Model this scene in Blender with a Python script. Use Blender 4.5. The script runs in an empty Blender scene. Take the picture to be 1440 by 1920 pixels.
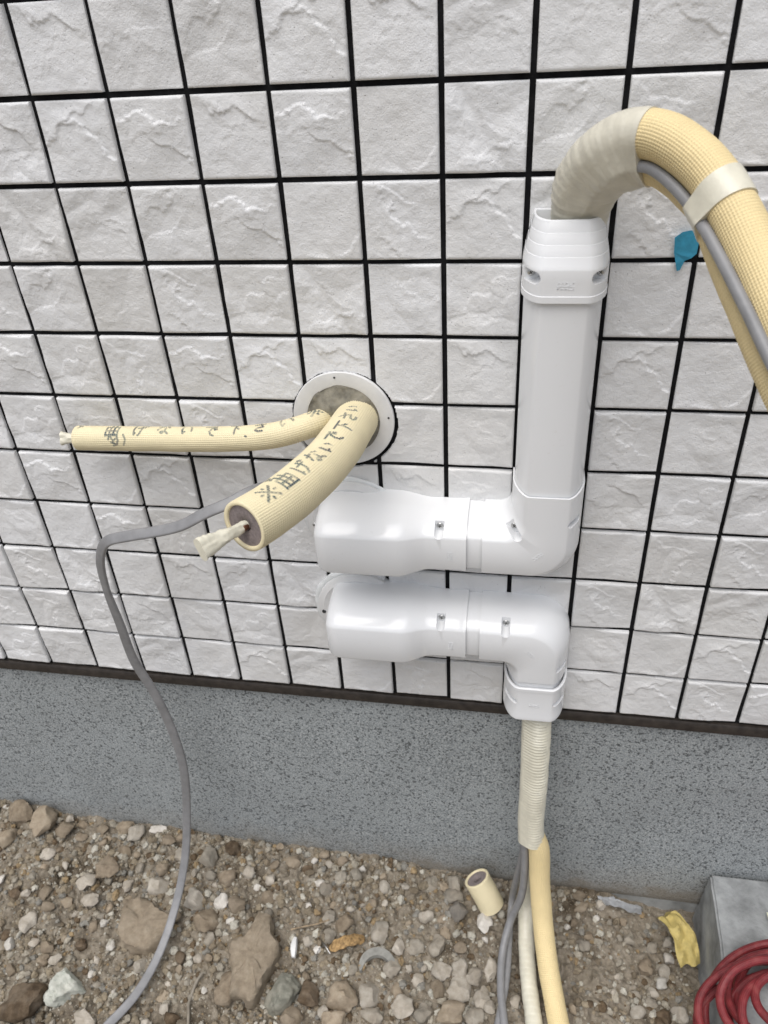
import bpy, bmesh, math, random
import numpy as np
from mathutils import Vector, Matrix

# ------------------------------------------------------------------ camera, sky, sun, exposure
scene = bpy.context.scene
COL = scene.collection
cam_data = bpy.data.cameras.new('camera')
cam = bpy.data.objects.new('camera', cam_data)
COL.objects.link(cam)
cam.location = (0.1037, -0.9715, 1.697)
cam.rotation_euler = (0.9655, 0.0560, 0.1658)
cam_data.sensor_fit = 'VERTICAL'
cam_data.sensor_height = 36.0
cam_data.lens = 36.0 * 1449.1 / 1920.0
cam_data.clip_start = 0.02
cam_data.clip_end = 500.0
cam_data.dof.use_dof = True
cam_data.dof.focus_distance = 1.08
cam_data.dof.aperture_fstop = 7.0
scene.camera = cam

SUN_EL, SUN_AZ = 68.0, 196.0       # degrees; azimuth clockwise from +Y
world = bpy.data.worlds.new('World')
scene.world = world
world.use_nodes = True
wn = world.node_tree
wn.nodes.clear()
sky = wn.nodes.new('ShaderNodeTexSky')
sky.sky_type = 'NISHITA'
sky.sun_disc = False
sky.sun_elevation = math.radians(SUN_EL)
sky.sun_rotation = math.radians(SUN_AZ)
sky.air_density = 1.0
sky.dust_density = 4.0
sky.ozone_density = 1.0
hs = wn.nodes.new('ShaderNodeHueSaturation')
hs.inputs['Saturation'].default_value = 0.6
bg = wn.nodes.new('ShaderNodeBackground')
bg.inputs['Strength'].default_value = 0.085
wo = wn.nodes.new('ShaderNodeOutputWorld')
wn.links.new(sky.outputs[0], hs.inputs['Color'])
wn.links.new(hs.outputs[0], bg.inputs[0])
wn.links.new(bg.outputs[0], wo.inputs[0])

sun_data = bpy.data.lights.new('sun', 'SUN')
sun_data.energy = 1.5
sun_data.angle = math.radians(58)
sun_data.color = (1.0, 0.995, 0.985)
sun = bpy.data.objects.new('sun', sun_data)
COL.objects.link(sun)
el, az = math.radians(SUN_EL), math.radians(SUN_AZ)
to_sun = Vector((math.sin(az) * math.cos(el), math.cos(az) * math.cos(el), math.sin(el)))
sun.rotation_euler = to_sun.to_track_quat('Z', 'Y').to_euler()
sun.location = to_sun * 5

scene.view_settings.view_transform = 'Standard'
scene.view_settings.look = 'None'
scene.view_settings.gamma = 1.0
scene.view_settings.exposure = 0.47
scene.view_settings.use_curve_mapping = False
scene.render.engine = 'CYCLES'

# ------------------------------------------------------------------ helpers
rng = np.random.default_rng(7)
random.seed(7)


def tag(o, label=None, cat=None, group=None, kind=None):
    if label: o['label'] = label
    if cat: o['category'] = cat
    if group: o['group'] = group
    if kind: o['kind'] = kind
    return o


def empty(name, loc=(0, 0, 0)):
    o = bpy.data.objects.new(name, None)
    o.location = loc
    o.empty_display_size = 0.02
    COL.objects.link(o)
    return o


def mesh_data(name, V, F, mat=None, smooth=True, uv=None, attrs=None, sharp=None):
    me = bpy.data.meshes.new(name)
    V = np.asarray(V, dtype=float)
    me.from_pydata(V.tolist(), [], F if isinstance(F, list) else np.asarray(F).tolist())
    if mat is not None: me.materials.append(mat)
    if smooth: me.polygons.foreach_set('use_smooth', [True] * len(me.polygons))
    if uv is not None:
        lay = me.uv_layers.new(name='UVMap')
        li = np.zeros(len(me.loops), dtype=np.int32)
        me.loops.foreach_get('vertex_index', li)
        lay.data.foreach_set('uv', np.asarray(uv)[li].ravel())
    if attrs:
        for k, a in attrs.items():
            a = np.asarray(a, dtype=float)
            if a.ndim == 1:
                at = me.attributes.new(k, 'FLOAT', 'POINT')
                at.data.foreach_set('value', a)
            else:
                at = me.attributes.new(k, 'FLOAT_COLOR', 'POINT')
                at.data.foreach_set('color', np.c_[a, np.ones(len(a))].ravel())
    me.update()
    if sharp: me.set_sharp_from_angle(angle=math.radians(sharp))
    return me


def link(name, me, parent=None):
    o = bpy.data.objects.new(name, me)
    COL.objects.link(o)
    if parent is not None:
        o.parent = parent
        o.location = -parent.location
    return o


def make(name, V, F, mat, parent=None, **kw):
    return link(name, mesh_data(name, V, F, mat, **kw), parent)


def recalc(me):
    bm = bmesh.new(); bm.from_mesh(me)
    bmesh.ops.recalc_face_normals(bm, faces=bm.faces)
    bm.to_mesh(me); bm.free()


def grid_faces(nu, nv, wrap_v=False):
    """vertices stored row by row: nu rows of nv"""
    i = np.arange(nu - 1)[:, None]
    jn = nv if wrap_v else nv - 1
    j = np.arange(jn)[None, :]
    a = i * nv + j
    b = i * nv + (j + 1) % nv
    return np.stack([a, b, b + nv, a + nv], -1).reshape(-1, 4)


def box(x0, x1, y0, y1, z0, z1):
    V = [(x, y, z) for x in (x0, x1) for y in (y0, y1) for z in (z0, z1)]
    F = [(0, 1, 3, 2), (4, 6, 7, 5), (0, 4, 5, 1), (2, 3, 7, 6), (0, 2, 6, 4), (1, 5, 7, 3)]
    return V, F


def bevel_box(name, x0, x1, y0, y1, z0, z1, r, mat, parent=None, seg=2):
    bm = bmesh.new()
    V, F = box(x0, x1, y0, y1, z0, z1)
    vs = [bm.verts.new(v) for v in V]
    for f in F: bm.faces.new([vs[i] for i in f])
    bmesh.ops.recalc_face_normals(bm, faces=bm.faces)
    bmesh.ops.bevel(bm, geom=bm.edges[:], offset=r, segments=seg, affect='EDGES', profile=0.6)
    me = bpy.data.meshes.new(name); bm.to_mesh(me); bm.free()
    me.materials.append(mat)
    return link(name, me, parent)


# ---- noise in numpy
def _hash(ix, iy, seed):
    n = (ix.astype(np.int64) * 374761393 + iy.astype(np.int64) * 668265263 + seed * 1442695041) & 0xFFFFFFFF
    n = ((n ^ (n >> 13)) * 1274126177) & 0xFFFFFFFF
    n = n ^ (n >> 16)
    return (n & 0xFFFFFF) / float(0xFFFFFF)


def vnoise(x, y, seed=0):
    x = np.asarray(x, float); y = np.asarray(y, float)
    ix = np.floor(x); iy = np.floor(y)
    fx = x - ix; fy = y - iy
    fx = fx * fx * fx * (fx * (fx * 6 - 15) + 10); fy = fy * fy * fy * (fy * (fy * 6 - 15) + 10)
    a = _hash(ix, iy, seed); b = _hash(ix + 1, iy, seed); c = _hash(ix, iy + 1, seed); d = _hash(ix + 1, iy + 1, seed)
    return (a + (b - a) * fx) * (1 - fy) + (c + (d - c) * fx) * fy - 0.5


def fbm(x, y, seed=0, octv=4, gain=0.5):
    s = 0; a = 1.0; f = 1.0
    for o in range(octv):
        s = s + a * vnoise(x * f + o * 17.3, y * f - o * 9.1, seed + o)
        a *= gain; f *= 2.03
    return s


# ---- paths
def smooth_path(pts, n=None, ds=None):
    P = np.asarray(pts, float)
    Q = np.vstack([2 * P[0] - P[1], P, 2 * P[-1] - P[-2]])
    out = []
    for i in range(len(P) - 1):
        p0, p1, p2, p3 = Q[i], Q[i + 1], Q[i + 2], Q[i + 3]
        # centripetal Catmull-Rom
        t0 = 0; t1 = t0 + np.linalg.norm(p1 - p0) ** .5; t2 = t1 + np.linalg.norm(p2 - p1) ** .5; t3 = t2 + np.linalg.norm(p3 - p2) ** .5
        for t in np.linspace(t1, t2, 24, endpoint=False):
            A1 = (t1 - t) / (t1 - t0) * p0 + (t - t0) / (t1 - t0) * p1
            A2 = (t2 - t) / (t2 - t1) * p1 + (t - t1) / (t2 - t1) * p2
            A3 = (t3 - t) / (t3 - t2) * p2 + (t - t2) / (t3 - t2) * p3
            B1 = (t2 - t) / (t2 - t0) * A1 + (t - t0) / (t2 - t0) * A2
            B2 = (t3 - t) / (t3 - t1) * A2 + (t - t1) / (t3 - t1) * A3
            out.append((t2 - t) / (t2 - t1) * B1 + (t - t1) / (t2 - t1) * B2)
    out.append(P[-1])
    out = np.array(out)
    for _ in range(6):
        out[1:-1] = out[1:-1] * .5 + (out[:-2] + out[2:]) * .25
    L = np.r_[0, np.cumsum(np.linalg.norm(np.diff(out, axis=0), axis=1))]
    if n is None: n = max(2, int(round(L[-1] / ds)) + 1)
    s = np.linspace(0, L[-1], n)
    return np.c_[np.interp(s, L, out[:, 0]), np.interp(s, L, out[:, 1]), np.interp(s, L, out[:, 2])], s


def nrm(a): return a / np.linalg.norm(a, axis=-1, keepdims=True)


def frames(P, up=(0, 0, 1), center=None):
    T = nrm(np.gradient(P, axis=0))
    if center is not None:
        U = np.asarray(center, float)[None] - P
        U = nrm(U - (U * T).sum(1, keepdims=True) * T)
    else:
        U = np.zeros_like(P)
        u = np.asarray(up, float)
        u = u - u.dot(T[0]) * T[0]; u /= np.linalg.norm(u)
        for i in range(len(P)):
            u = u - u.dot(T[i]) * T[i]; u = u / np.linalg.norm(u); U[i] = u
    return T, U, np.cross(T, U)


def tube(name, pts, R, mat, parent=None, ds=0.006, nv=20, up=(0, 0, 1), caps=True, squash=1.0, rad_fn=None, ends=None):
    P, s = smooth_path(pts, ds=ds)
    T, U, B = frames(P, up)
    a = np.linspace(0, 2 * np.pi, nv, endpoint=False)
    r = np.full((len(P), nv), R) if rad_fn is None else R * rad_fn(s[:, None], a[None, :])
    V = P[:, None] + r[..., None] * (np.cos(a)[None, :, None] * U[:, None] * squash + np.sin(a)[None, :, None] * B[:, None])
    uv = np.stack(np.broadcast_arrays(s[:, None], a[None, :] * R), -1).reshape(-1, 2)
    V = V.reshape(-1, 3)
    F = grid_faces(len(P), nv, True).tolist()
    if caps:
        F.append(list(range(nv))[::-1]); n0 = (len(P) - 1) * nv
        F.append([n0 + k for k in range(nv)])
    o = make(name, V, F, mat, parent, uv=uv, sharp=50)
    recalc(o.data)
    return o


def ribbon_profile(w, t, n=6):
    """rounded flat-cable section, long axis along B"""
    pts = []
    for k in range(n + 1):
        a = -math.pi / 2 + math.pi * k / n
        pts.append((math.sin(a) * t / 2, w / 2 - t / 2 + math.cos(a) * t / 2))
    for k in range(n + 1):
        a = math.pi / 2 + math.pi * k / n
        pts.append((math.sin(a) * t / 2, -w / 2 + t / 2 + math.cos(a) * t / 2))
    return np.array(pts)


def sweep(name, P, T, U, B, prof, mat, parent=None, caps=True, scale=None, uv_s=None):
    prof = np.asarray(prof)
    if prof.ndim == 2: prof = np.broadcast_to(prof, (len(P),) + prof.shape)
    nv = prof.shape[1]
    V = P[:, None] + prof[:, :, 0, None] * U[:, None] + prof[:, :, 1, None] * B[:, None]
    F = grid_faces(len(P), nv, True).tolist()
    if caps:
        F.append(list(range(nv))[::-1]); n0 = (len(P) - 1) * nv
        F.append([n0 + k for k in range(nv)])
    s = np.r_[0, np.cumsum(np.linalg.norm(np.diff(P, axis=0), axis=1))]
    uv = np.stack(np.broadcast_arrays(s[:, None], np.linspace(0, .15, nv)[None]), -1).reshape(-1, 2)
    o = make(name, V.reshape(-1, 3), F, mat, parent, uv=uv, sharp=50)
    recalc(o.data)
    return o


# ------------------------------------------------------------------ materials
def new_mat(name):
    m = bpy.data.materials.new(name); m.use_nodes = True
    nt = m.node_tree; nt.nodes.clear()
    out = nt.nodes.new('ShaderNodeOutputMaterial')
    p = nt.nodes.new('ShaderNodeBsdfPrincipled')
    nt.links.new(p.outputs[0], out.inputs[0])
    return m, nt, p


def N(nt, typ, **kw):
    n = nt.nodes.new(typ)
    for k, v in kw.items():
        if k in n.inputs: n.inputs[k].default_value = v
        else: setattr(n, k, v)
    return n


def ramp(nt, fac, stops):
    r = nt.nodes.new('ShaderNodeValToRGB')
    el = r.color_ramp.elements
    while len(el) < len(stops): el.new(0.5)
    for e, (p, c) in zip(el, stops):
        e.position = p; e.color = (*c, 1) if len(c) == 3 else c
    nt.links.new(fac, r.inputs[0])
    return r.outputs[0]


def mixc(nt, fac, a, b, mode='MIX'):
    m = nt.nodes.new('ShaderNodeMix'); m.data_type = 'RGBA'; m.blend_type = mode
    for sock, val in ((0, fac), (6, a), (7, b)):
        if hasattr(val, 'links'): nt.links.new(val, m.inputs[sock])
        elif sock == 0: m.inputs[0].default_value = val
        else: m.inputs[sock].default_value = (*val, 1)
    return m.outputs[2]


def bump(nt, p, height, strength=0.3, dist=0.001, prev=None):
    b = nt.nodes.new('ShaderNodeBump')
    b.inputs['Strength'].default_value = strength
    b.inputs['Distance'].default_value = dist
    nt.links.new(height, b.inputs['Height'])
    if prev is not None: nt.links.new(prev, b.inputs['Normal'])
    nt.links.new(b.outputs[0], p.inputs['Normal'])
    return b.outputs[0]


def wpos(nt):
    return nt.nodes.new('ShaderNodeNewGeometry').outputs['Position']


def noise(nt, vec, scale, detail=4, rough=0.55, dist=0.0):
    n = nt.nodes.new('ShaderNodeTexNoise')
    n.inputs['Scale'].default_value = scale; n.inputs['Detail'].default_value = detail
    n.inputs['Roughness'].default_value = rough; n.inputs['Distortion'].default_value = dist
    nt.links.new(vec, n.inputs['Vector'])
    return n.outputs[0]


def simple(name, col, rough=0.5, nscale=0, namt=0.08, bscale=0, bstr=0.2, bdist=0.001, spec=0.5, metal=0.0, sss=0.0):
    m, nt, p = new_mat(name)
    p.inputs['Roughness'].default_value = rough
    p.inputs['Specular IOR Level'].default_value = spec
    p.inputs['Metallic'].default_value = metal
    p.inputs['Base Color'].default_value = (*col, 1)
    pos = wpos(nt)
    if nscale:
        f = noise(nt, pos, nscale, 4)
        lo = tuple(max(0, c * (1 - namt * 2)) for c in col); hi = tuple(min(1, c * (1 + namt * 2)) for c in col)
        nt.links.new(ramp(nt, f, [(0.3, lo), (0.7, hi)]), p.inputs['Base Color'])
    if bscale:
        bump(nt, p, noise(nt, pos, bscale, 4), bstr, bdist)
    return m


def mat_tile():
    m, nt, p = new_mat('tile_ceramic')
    pos = wpos(nt)
    f = noise(nt, pos, 9, 3)
    base = ramp(nt, f, [(0.3, (0.76, 0.765, 0.772)), (0.7, (0.82, 0.822, 0.825))])
    # sparse dark pin holes and grime specks
    v = nt.nodes.new('ShaderNodeTexVoronoi'); v.inputs['Scale'].default_value = 190; nt.links.new(pos, v.inputs['Vector'])
    speck = ramp(nt, v.outputs['Distance'], [(0.10, (1, 1, 1)), (0.17, (0, 0, 0))])
    gate = ramp(nt, noise(nt, pos, 45, 2), [(0.54, (0, 0, 0)), (0.62, (1, 1, 1))])
    sp = mixc(nt, 1.0, speck, gate, 'MULTIPLY')
    bw = nt.nodes.new('ShaderNodeRGBToBW'); nt.links.new(sp, bw.inputs[0])
    k = nt.nodes.new('ShaderNodeMath'); k.operation = 'MULTIPLY'; k.inputs[1].default_value = 0.5; nt.links.new(bw.outputs[0], k.inputs[0])
    oi = nt.nodes.new('ShaderNodeObjectInfo')
    tv = ramp(nt, oi.outputs['Random'], [(0.0, (0.945, 0.94, 0.93)), (0.5, (0.975, 0.975, 0.975)), (1.0, (1, 1, 1))])
    gr = ramp(nt, noise(nt, pos, 3.2, 5, 0.65, 0.8), [(0.42, (1, 1, 1)), (0.72, (0.93, 0.92, 0.895))])
    base = mixc(nt, 1.0, mixc(nt, 1.0, base, tv, 'MULTIPLY'), gr, 'MULTIPLY')
    nt.links.new(mixc(nt, k.outputs[0], base, (0.25, 0.24, 0.23)), p.inputs['Base Color'])
    p.inputs['Roughness'].default_value = 0.62
    p.inputs['Specular IOR Level'].default_value = 0.35
    n1 = bump(nt, p, noise(nt, pos, 150, 6, 0.65), 0.6, 0.0016)
    n2 = bump(nt, p, noise(nt, pos, 520, 3, 0.6), 0.7, 0.0010, n1)
    inv = nt.nodes.new('ShaderNodeMath'); inv.operation = 'SUBTRACT'; inv.inputs[0].default_value = 1; nt.links.new(bw.outputs[0], inv.inputs[1])
    bump(nt, p, inv.outputs[0], 0.6, 0.0008, n2)
    return m


def mat_foundation():
    m, nt, p = new_mat('sprayed_stone_coating')
    pos = wpos(nt)
    f = noise(nt, pos, 205, 3, 0.6)
    f2 = noise(nt, pos, 330, 2, 0.5)
    big = noise(nt, pos, 4, 3)
    base = ramp(nt, f2, [(0.35, (0.25, 0.274, 0.283)), (0.5, (0.365, 0.392, 0.40)), (0.66, (0.53, 0.555, 0.56))])
    dark = ramp(nt, f, [(0.39, (1, 1, 1)), (0.445, (0, 0, 0))])
    c = mixc(nt, dark, base, (0.105, 0.115, 0.119))
    sp = nt.nodes.new('ShaderNodeSeparateXYZ'); nt.links.new(pos, sp.inputs[0])
    zn = nt.nodes.new('ShaderNodeMath'); zn.operation = 'MULTIPLY_ADD'; zn.inputs[1].default_value = 0.16; nt.links.new(noise(nt, pos, 14, 5, 0.65), zn.inputs[0]); nt.links.new(sp.outputs['Z'], zn.inputs[2])
    spl = ramp(nt, zn.outputs[0], [(0.09, (0.75, 0.75, 0.75)), (0.125, (0.30, 0.30, 0.30)), (0.20, (0, 0, 0))])
    c = mixc(nt, spl, c, (0.27, 0.235, 0.185))
    stn = ramp(nt, noise(nt, pos, 2.3, 6, 0.7, 1.2), [(0.5, (0, 0, 0)), (0.75, (0.3, 0.3, 0.3))])
    c = mixc(nt, stn, c, (0.20, 0.205, 0.20))
    tone = ramp(nt, big, [(0.3, (0.86, 0.86, 0.86)), (0.7, (1, 1, 1))])
    nt.links.new(mixc(nt, 1.0, c, tone, 'MULTIPLY'), p.inputs['Base Color'])
    p.inputs['Roughness'].default_value = 0.7
    bump(nt, p, f, 0.6, 0.002)
    return m


def mat_soil():
    m, nt, p = new_mat('dry_soil')
    pos = wpos(nt)
    f = noise(nt, pos, 60, 6, 0.65)
    g = noise(nt, pos, 5.5, 4, 0.6, 0.6)
    s = noise(nt, pos, 420, 3, 0.6)
    dry = ramp(nt, f, [(0.3, (0.175, 0.148, 0.112)), (0.55, (0.28, 0.243, 0.190)), (0.75, (0.38, 0.338, 0.28))])
    wet = ramp(nt, f, [(0.3, (0.06, 0.045, 0.030)), (0.7, (0.125, 0.098, 0.066))])
    gate = ramp(nt, g, [(0.54, (0, 0, 0)), (0.70, (1, 1, 1))])
    c = mixc(nt, gate, dry, wet)
    spk = ramp(nt, s, [(0.62, (0, 0, 0)), (0.7, (1, 1, 1))])
    c = mixc(nt, spk, c, (0.46, 0.40, 0.32))
    nt.links.new(c, p.inputs['Base Color'])
    p.inputs['Roughness'].default_value = 0.95
    p.inputs['Specular IOR Level'].default_value = 0.15
    n1 = bump(nt, p, f, 0.8, 0.006)
    bump(nt, p, s, 0.8, 0.002, n1)
    return m


def mat_stone(name, lo, mid, hi, dust=0.35):
    m, nt, p = new_mat(name)
    oi = nt.nodes.new('ShaderNodeObjectInfo')
    tc = nt.nodes.new('ShaderNodeNewGeometry')
    pos = tc.outputs['Position']
    f = noise(nt, pos, 70, 6, 0.65)
    base = ramp(nt, f, [(0.3, lo), (0.52, mid), (0.72, hi)])
    var = ramp(nt, oi.outputs['Random'], [(0.0, (0.78, 0.77, 0.75)), (0.5, (0.95, 0.93, 0.9)), (1.0, (1.12, 1.1, 1.08))])
    c = mixc(nt, 1.0, base, var, 'MULTIPLY')
    d = ramp(nt, noise(nt, pos, 24, 4, 0.6), [(0.45, (0, 0, 0)), (0.65, (1, 1, 1))])
    k = nt.nodes.new('ShaderNodeMath'); k.operation = 'MULTIPLY'; k.inputs[1].default_value = dust
    nt.links.new(d, k.inputs[0])
    nt.links.new(mixc(nt, k.outputs[0], c, (0.31, 0.26, 0.20)), p.inputs['Base Color'])
    p.inputs['Roughness'].default_value = 0.9
    p.inputs['Specular IOR Level'].default_value = 0.2
    n1 = bump(nt, p, f, 0.5, 0.003)
    bump(nt, p, noise(nt, pos, 380, 3, 0.6), 0.5, 0.001, n1)
    return m


def mat_attr_gravel():
    m, nt, p = new_mat('gravel_bits')
    a = nt.nodes.new('ShaderNodeAttribute'); a.attribute_name = 'tone'
    f = noise(nt, wpos(nt), 240, 4, 0.6)
    v = ramp(nt, f, [(0.3, (0.72, 0.7, 0.68)), (0.7, (1.1, 1.08, 1.05))])
    nt.links.new(mixc(nt, 1.0, a.outputs['Color'], v, 'MULTIPLY'), p.inputs['Base Color'])
    p.inputs['Roughness'].default_value = 0.93
    p.inputs['Specular IOR Level'].default_value = 0.15
    bump(nt, p, f, 0.5, 0.001)
    return m


def mat_foam(name, col, ink=True):
    m, nt, p = new_mat(name)
    pos = wpos(nt)
    f = noise(nt, pos, 30, 3)
    lo = tuple(c * 0.93 for c in col)
    c = ramp(nt, f, [(0.3, lo), (0.7, col)])
    if ink:
        a = nt.nodes.new('ShaderNodeAttribute'); a.attribute_name = 'ink'
        nz = ramp(nt, noise(nt, pos, 60, 2), [(0.3, (0.006, 0.020, 0.055)), (0.7, (0.008, 0.075, 0.095))])
        c = mixc(nt, a.outputs['Fac'], c, nz)
    nt.links.new(c, p.inputs['Base Color'])
    p.inputs['Roughness'].default_value = 0.55
    p.inputs['Specular IOR Level'].default_value = 0.4
    bump(nt, p, noise(nt, pos, 900, 2), 0.15, 0.0004)
    return m


def mat_plastic():
    m, nt, p = new_mat('white_pvc')
    p.inputs['Base Color'].default_value = (0.80, 0.81, 0.82, 1)
    p.inputs['Specular IOR Level'].default_value = 0.5
    pos = wpos(nt)
    f = noise(nt, pos, 14, 3)
    r = ramp(nt, f, [(0.3, (0.13, 0.13, 0.13)), (0.75, (0.19, 0.19, 0.19))])
    nt.links.new(r, p.inputs['Roughness'])
    d = ramp(nt, noise(nt, pos, 150, 5, 0.7), [(0.62, (0.80, 0.81, 0.82)), (0.78, (0.74, 0.735, 0.72))])
    nt.links.new(d, p.inputs['Base Color'])
    return m


M = {}
M['tile'] = mat_tile()
M['joint'] = simple('black_joint_mortar', (0.009, 0.009, 0.010), 0.85, 40, 0.3, bscale=400, bstr=0.3, spec=0.15)
M['flash'] = simple('brown_metal_flashing', (0.030, 0.024, 0.020), 0.5, 80, 0.2, 300, 0.2)
M['fnd'] = mat_foundation()
M['conc'] = simple('bare_concrete', (0.36, 0.37, 0.365), 0.8, 26, 0.16, 220, 0.4, 0.002)
M['soil'] = mat_soil()
M['pvc'] = mat_plastic()
M['flange'] = simple('flange_pvc', (0.74, 0.74, 0.735), 0.4, 40, 0.03, spec=0.4)
M['seal'] = simple('white_silicone', (0.78, 0.80, 0.80), 0.25, bscale=120, bstr=0.4, bdist=0.003)
M['putty'] = simple('grey_putty', (0.20, 0.185, 0.145), 0.8, 60, 0.2, 260, 0.6, 0.002)
M['steel'] = simple('screw_steel', (0.55, 0.55, 0.54), 0.32, metal=0.9)
M['dark'] = simple('dark_recess', (0.02, 0.02, 0.02), 0.8)
M['foam'] = mat_foam('cream_foam', (0.83, 0.735, 0.49))
M['foam2'] = mat_foam('yellow_foam', (0.80, 0.65, 0.36))
M['core'] = simple('grey_foam_core', (0.22, 0.185, 0.18), 0.9, 300, 0.12, 500, 0.5, 0.001)
M['copper'] = simple('aged_copper', (0.20, 0.09, 0.05), 0.5, 200, 0.25, metal=0.6)
M['tape'] = simple('ivory_tape', (0.63, 0.60, 0.50), 0.32, 60, 0.04, 120, 0.25, 0.002)
M['tape_l'] = simple('pale_ivory_tape', (0.70, 0.67, 0.55), 0.32, 60, 0.04, 120, 0.25, 0.002)
M['cable'] = simple('grey_cable_sheath', (0.235, 0.235, 0.24), 0.42, 60, 0.06, 150, 0.1)
M['blue'] = simple('blue_masking_tape', (0.035, 0.27, 0.42), 0.6, 150, 0.08, 300, 0.3)
M['red'] = simple('red_hose_rubber', (0.26, 0.028, 0.034), 0.42, 70, 0.14, 200, 0.15)
M['paper'] = simple('yellow_paper', (0.50, 0.40, 0.14), 0.7, 90, 0.08, 60, 0.2, 0.002)
M['paper2'] = simple('pale_paper', (0.62, 0.62, 0.46), 0.7, 90, 0.08)
M['film'] = simple('pale_plastic_film', (0.36, 0.37, 0.38), 0.35, 90, 0.1, 90, 0.3, 0.002)
M['wood'] = simple('weathered_wood', (0.33, 0.21, 0.09), 0.8, 120, 0.3, 250, 0.6, 0.002)
M['clay'] = simple('grey_clay', (0.27, 0.265, 0.24), 0.8, 80, 0.1, 300, 0.3)
M['root'] = simple('dry_root', (0.30, 0.23, 0.15), 0.85, 100, 0.2)
M['white'] = simple('white_ceramic', (0.75, 0.75, 0.74), 0.3)
ST = {
    'p': mat_stone('pale_stone', (0.33, 0.30, 0.25), (0.45, 0.415, 0.36), (0.55, 0.52, 0.46), 0.35),
    'w': mat_stone('whitish_stone', (0.48, 0.46, 0.42), (0.60, 0.58, 0.54), (0.68, 0.66, 0.62), 0.2),
    't': mat_stone('tan_stone', (0.24, 0.195, 0.145), (0.335, 0.28, 0.21), (0.41, 0.355, 0.28), 0.3),
    'b': mat_stone('brown_clod', (0.17, 0.135, 0.098), (0.255, 0.21, 0.155), (0.33, 0.28, 0.215), 0.4),
    'g': mat_stone('grey_stone', (0.22, 0.20, 0.17), (0.31, 0.285, 0.24), (0.38, 0.355, 0.31), 0.4),
    'd': mat_stone('dark_earth_clod', (0.07, 0.05, 0.033), (0.12, 0.087, 0.057), (0.19, 0.145, 0.10), 0.35),
    's': mat_stone('slate_stone', (0.13, 0.125, 0.115), (0.18, 0.17, 0.155), (0.25, 0.235, 0.21), 0.25),
    'v': mat_stone('greenish_white_stone', (0.33, 0.36, 0.31), (0.50, 0.52, 0.47), (0.62, 0.63, 0.58), 0.15),
}
M['gravel'] = mat_attr_gravel()

# ------------------------------------------------------------------ tiled wall
TP, TG = 0.1, 0.0070            # pitch and joint
TS = TP - TG
HOLE = (-0.1462, 1.1718, 0.0778)   # rough hole chipped through the tiles round the sleeve


def tile_height(seed, n):
    r = np.random.default_rng(1000 + seed)
    u = np.linspace(-TS / 2, TS / 2, n)
    X, Z = np.meshgrid(u, u, indexing='ij')
    wx = X + 0.024 * fbm(X * 19 + seed, Z * 19, seed + 40, 6, 0.56)
    wz = Z + 0.024 * fbm(X * 19, Z * 19 + seed, seed + 60, 6, 0.56)
    pl = []
    for k in range(5):
        an = r.uniform(0, 2 * math.pi); sl = r.uniform(0.04, 0.10)
        pl.append(sl * (math.cos(an) * (wx - r.uniform(-.025, .025)) + math.sin(an) * (wz - r.uniform(-.025, .025))))
    hf = np.maximum(pl[0], pl[1]); hf = np.minimum(hf, np.maximum(pl[2], pl[3])); hf = np.maximum(hf, pl[4] - .001)
    hf = hf - hf.mean(); hf = hf / hf.std() * r.uniform(0.0012, 0.0019)
    h = np.tanh(hf / 0.004) * 0.004 + 0.0018 * fbm(X * 15 + seed * 7, Z * 15, seed, 3, 0.45)
    ns = r.integers(1, 4)
    for k in range(ns):
        ang = r.uniform(-0.75, 0.75) + math.pi / 2 + (math.pi if r.random() < 0.45 else 0)
        if r.random() < 0.3: ang += r.choice([-0.8, 0.8])
        nx, nz = math.cos(ang), math.sin(ang)
        c = r.uniform(-0.032, 0.032)
        warp = 0.034 * fbm(X * 17 + seed * 3 + k * 11, Z * 17 + k * 5, seed * 5 + k, 6, 0.58)
        d = nx * X + nz * Z - c + warp
        t = -nz * X + nx * Z - r.uniform(-0.03, 0.03)
        win = np.exp(-(np.abs(t) / r.uniform(0.028, 0.055)) ** 3)
        a = r.uniform(0.0007, 0.0024)
        L = r.uniform(0.014, 0.034)
        wd = 0.0010 + 0.0016 * (vnoise(X * 60, Z * 60, seed + k) + .5)
        step = 1 / (1 + np.exp(-d / wd * 2.2))
        h += a * win * step * np.exp(-np.maximum(d, 0) / L)
    h += 0.00055 * fbm(X * 70, Z * 75, seed + 77, 4, 0.6)
    h += 0.0030
    e = np.minimum(TS / 2 - np.abs(X), TS / 2 - np.abs(Z))
    m = np.clip(e / 0.0040, 0, 1); m = 0.62 + 0.38 * m * (2 - m)
    return X, Z, (h - 0.0014) * m - 0.0007 * (1 - np.clip(e / 0.0009, 0, 1)) ** 2


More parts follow.
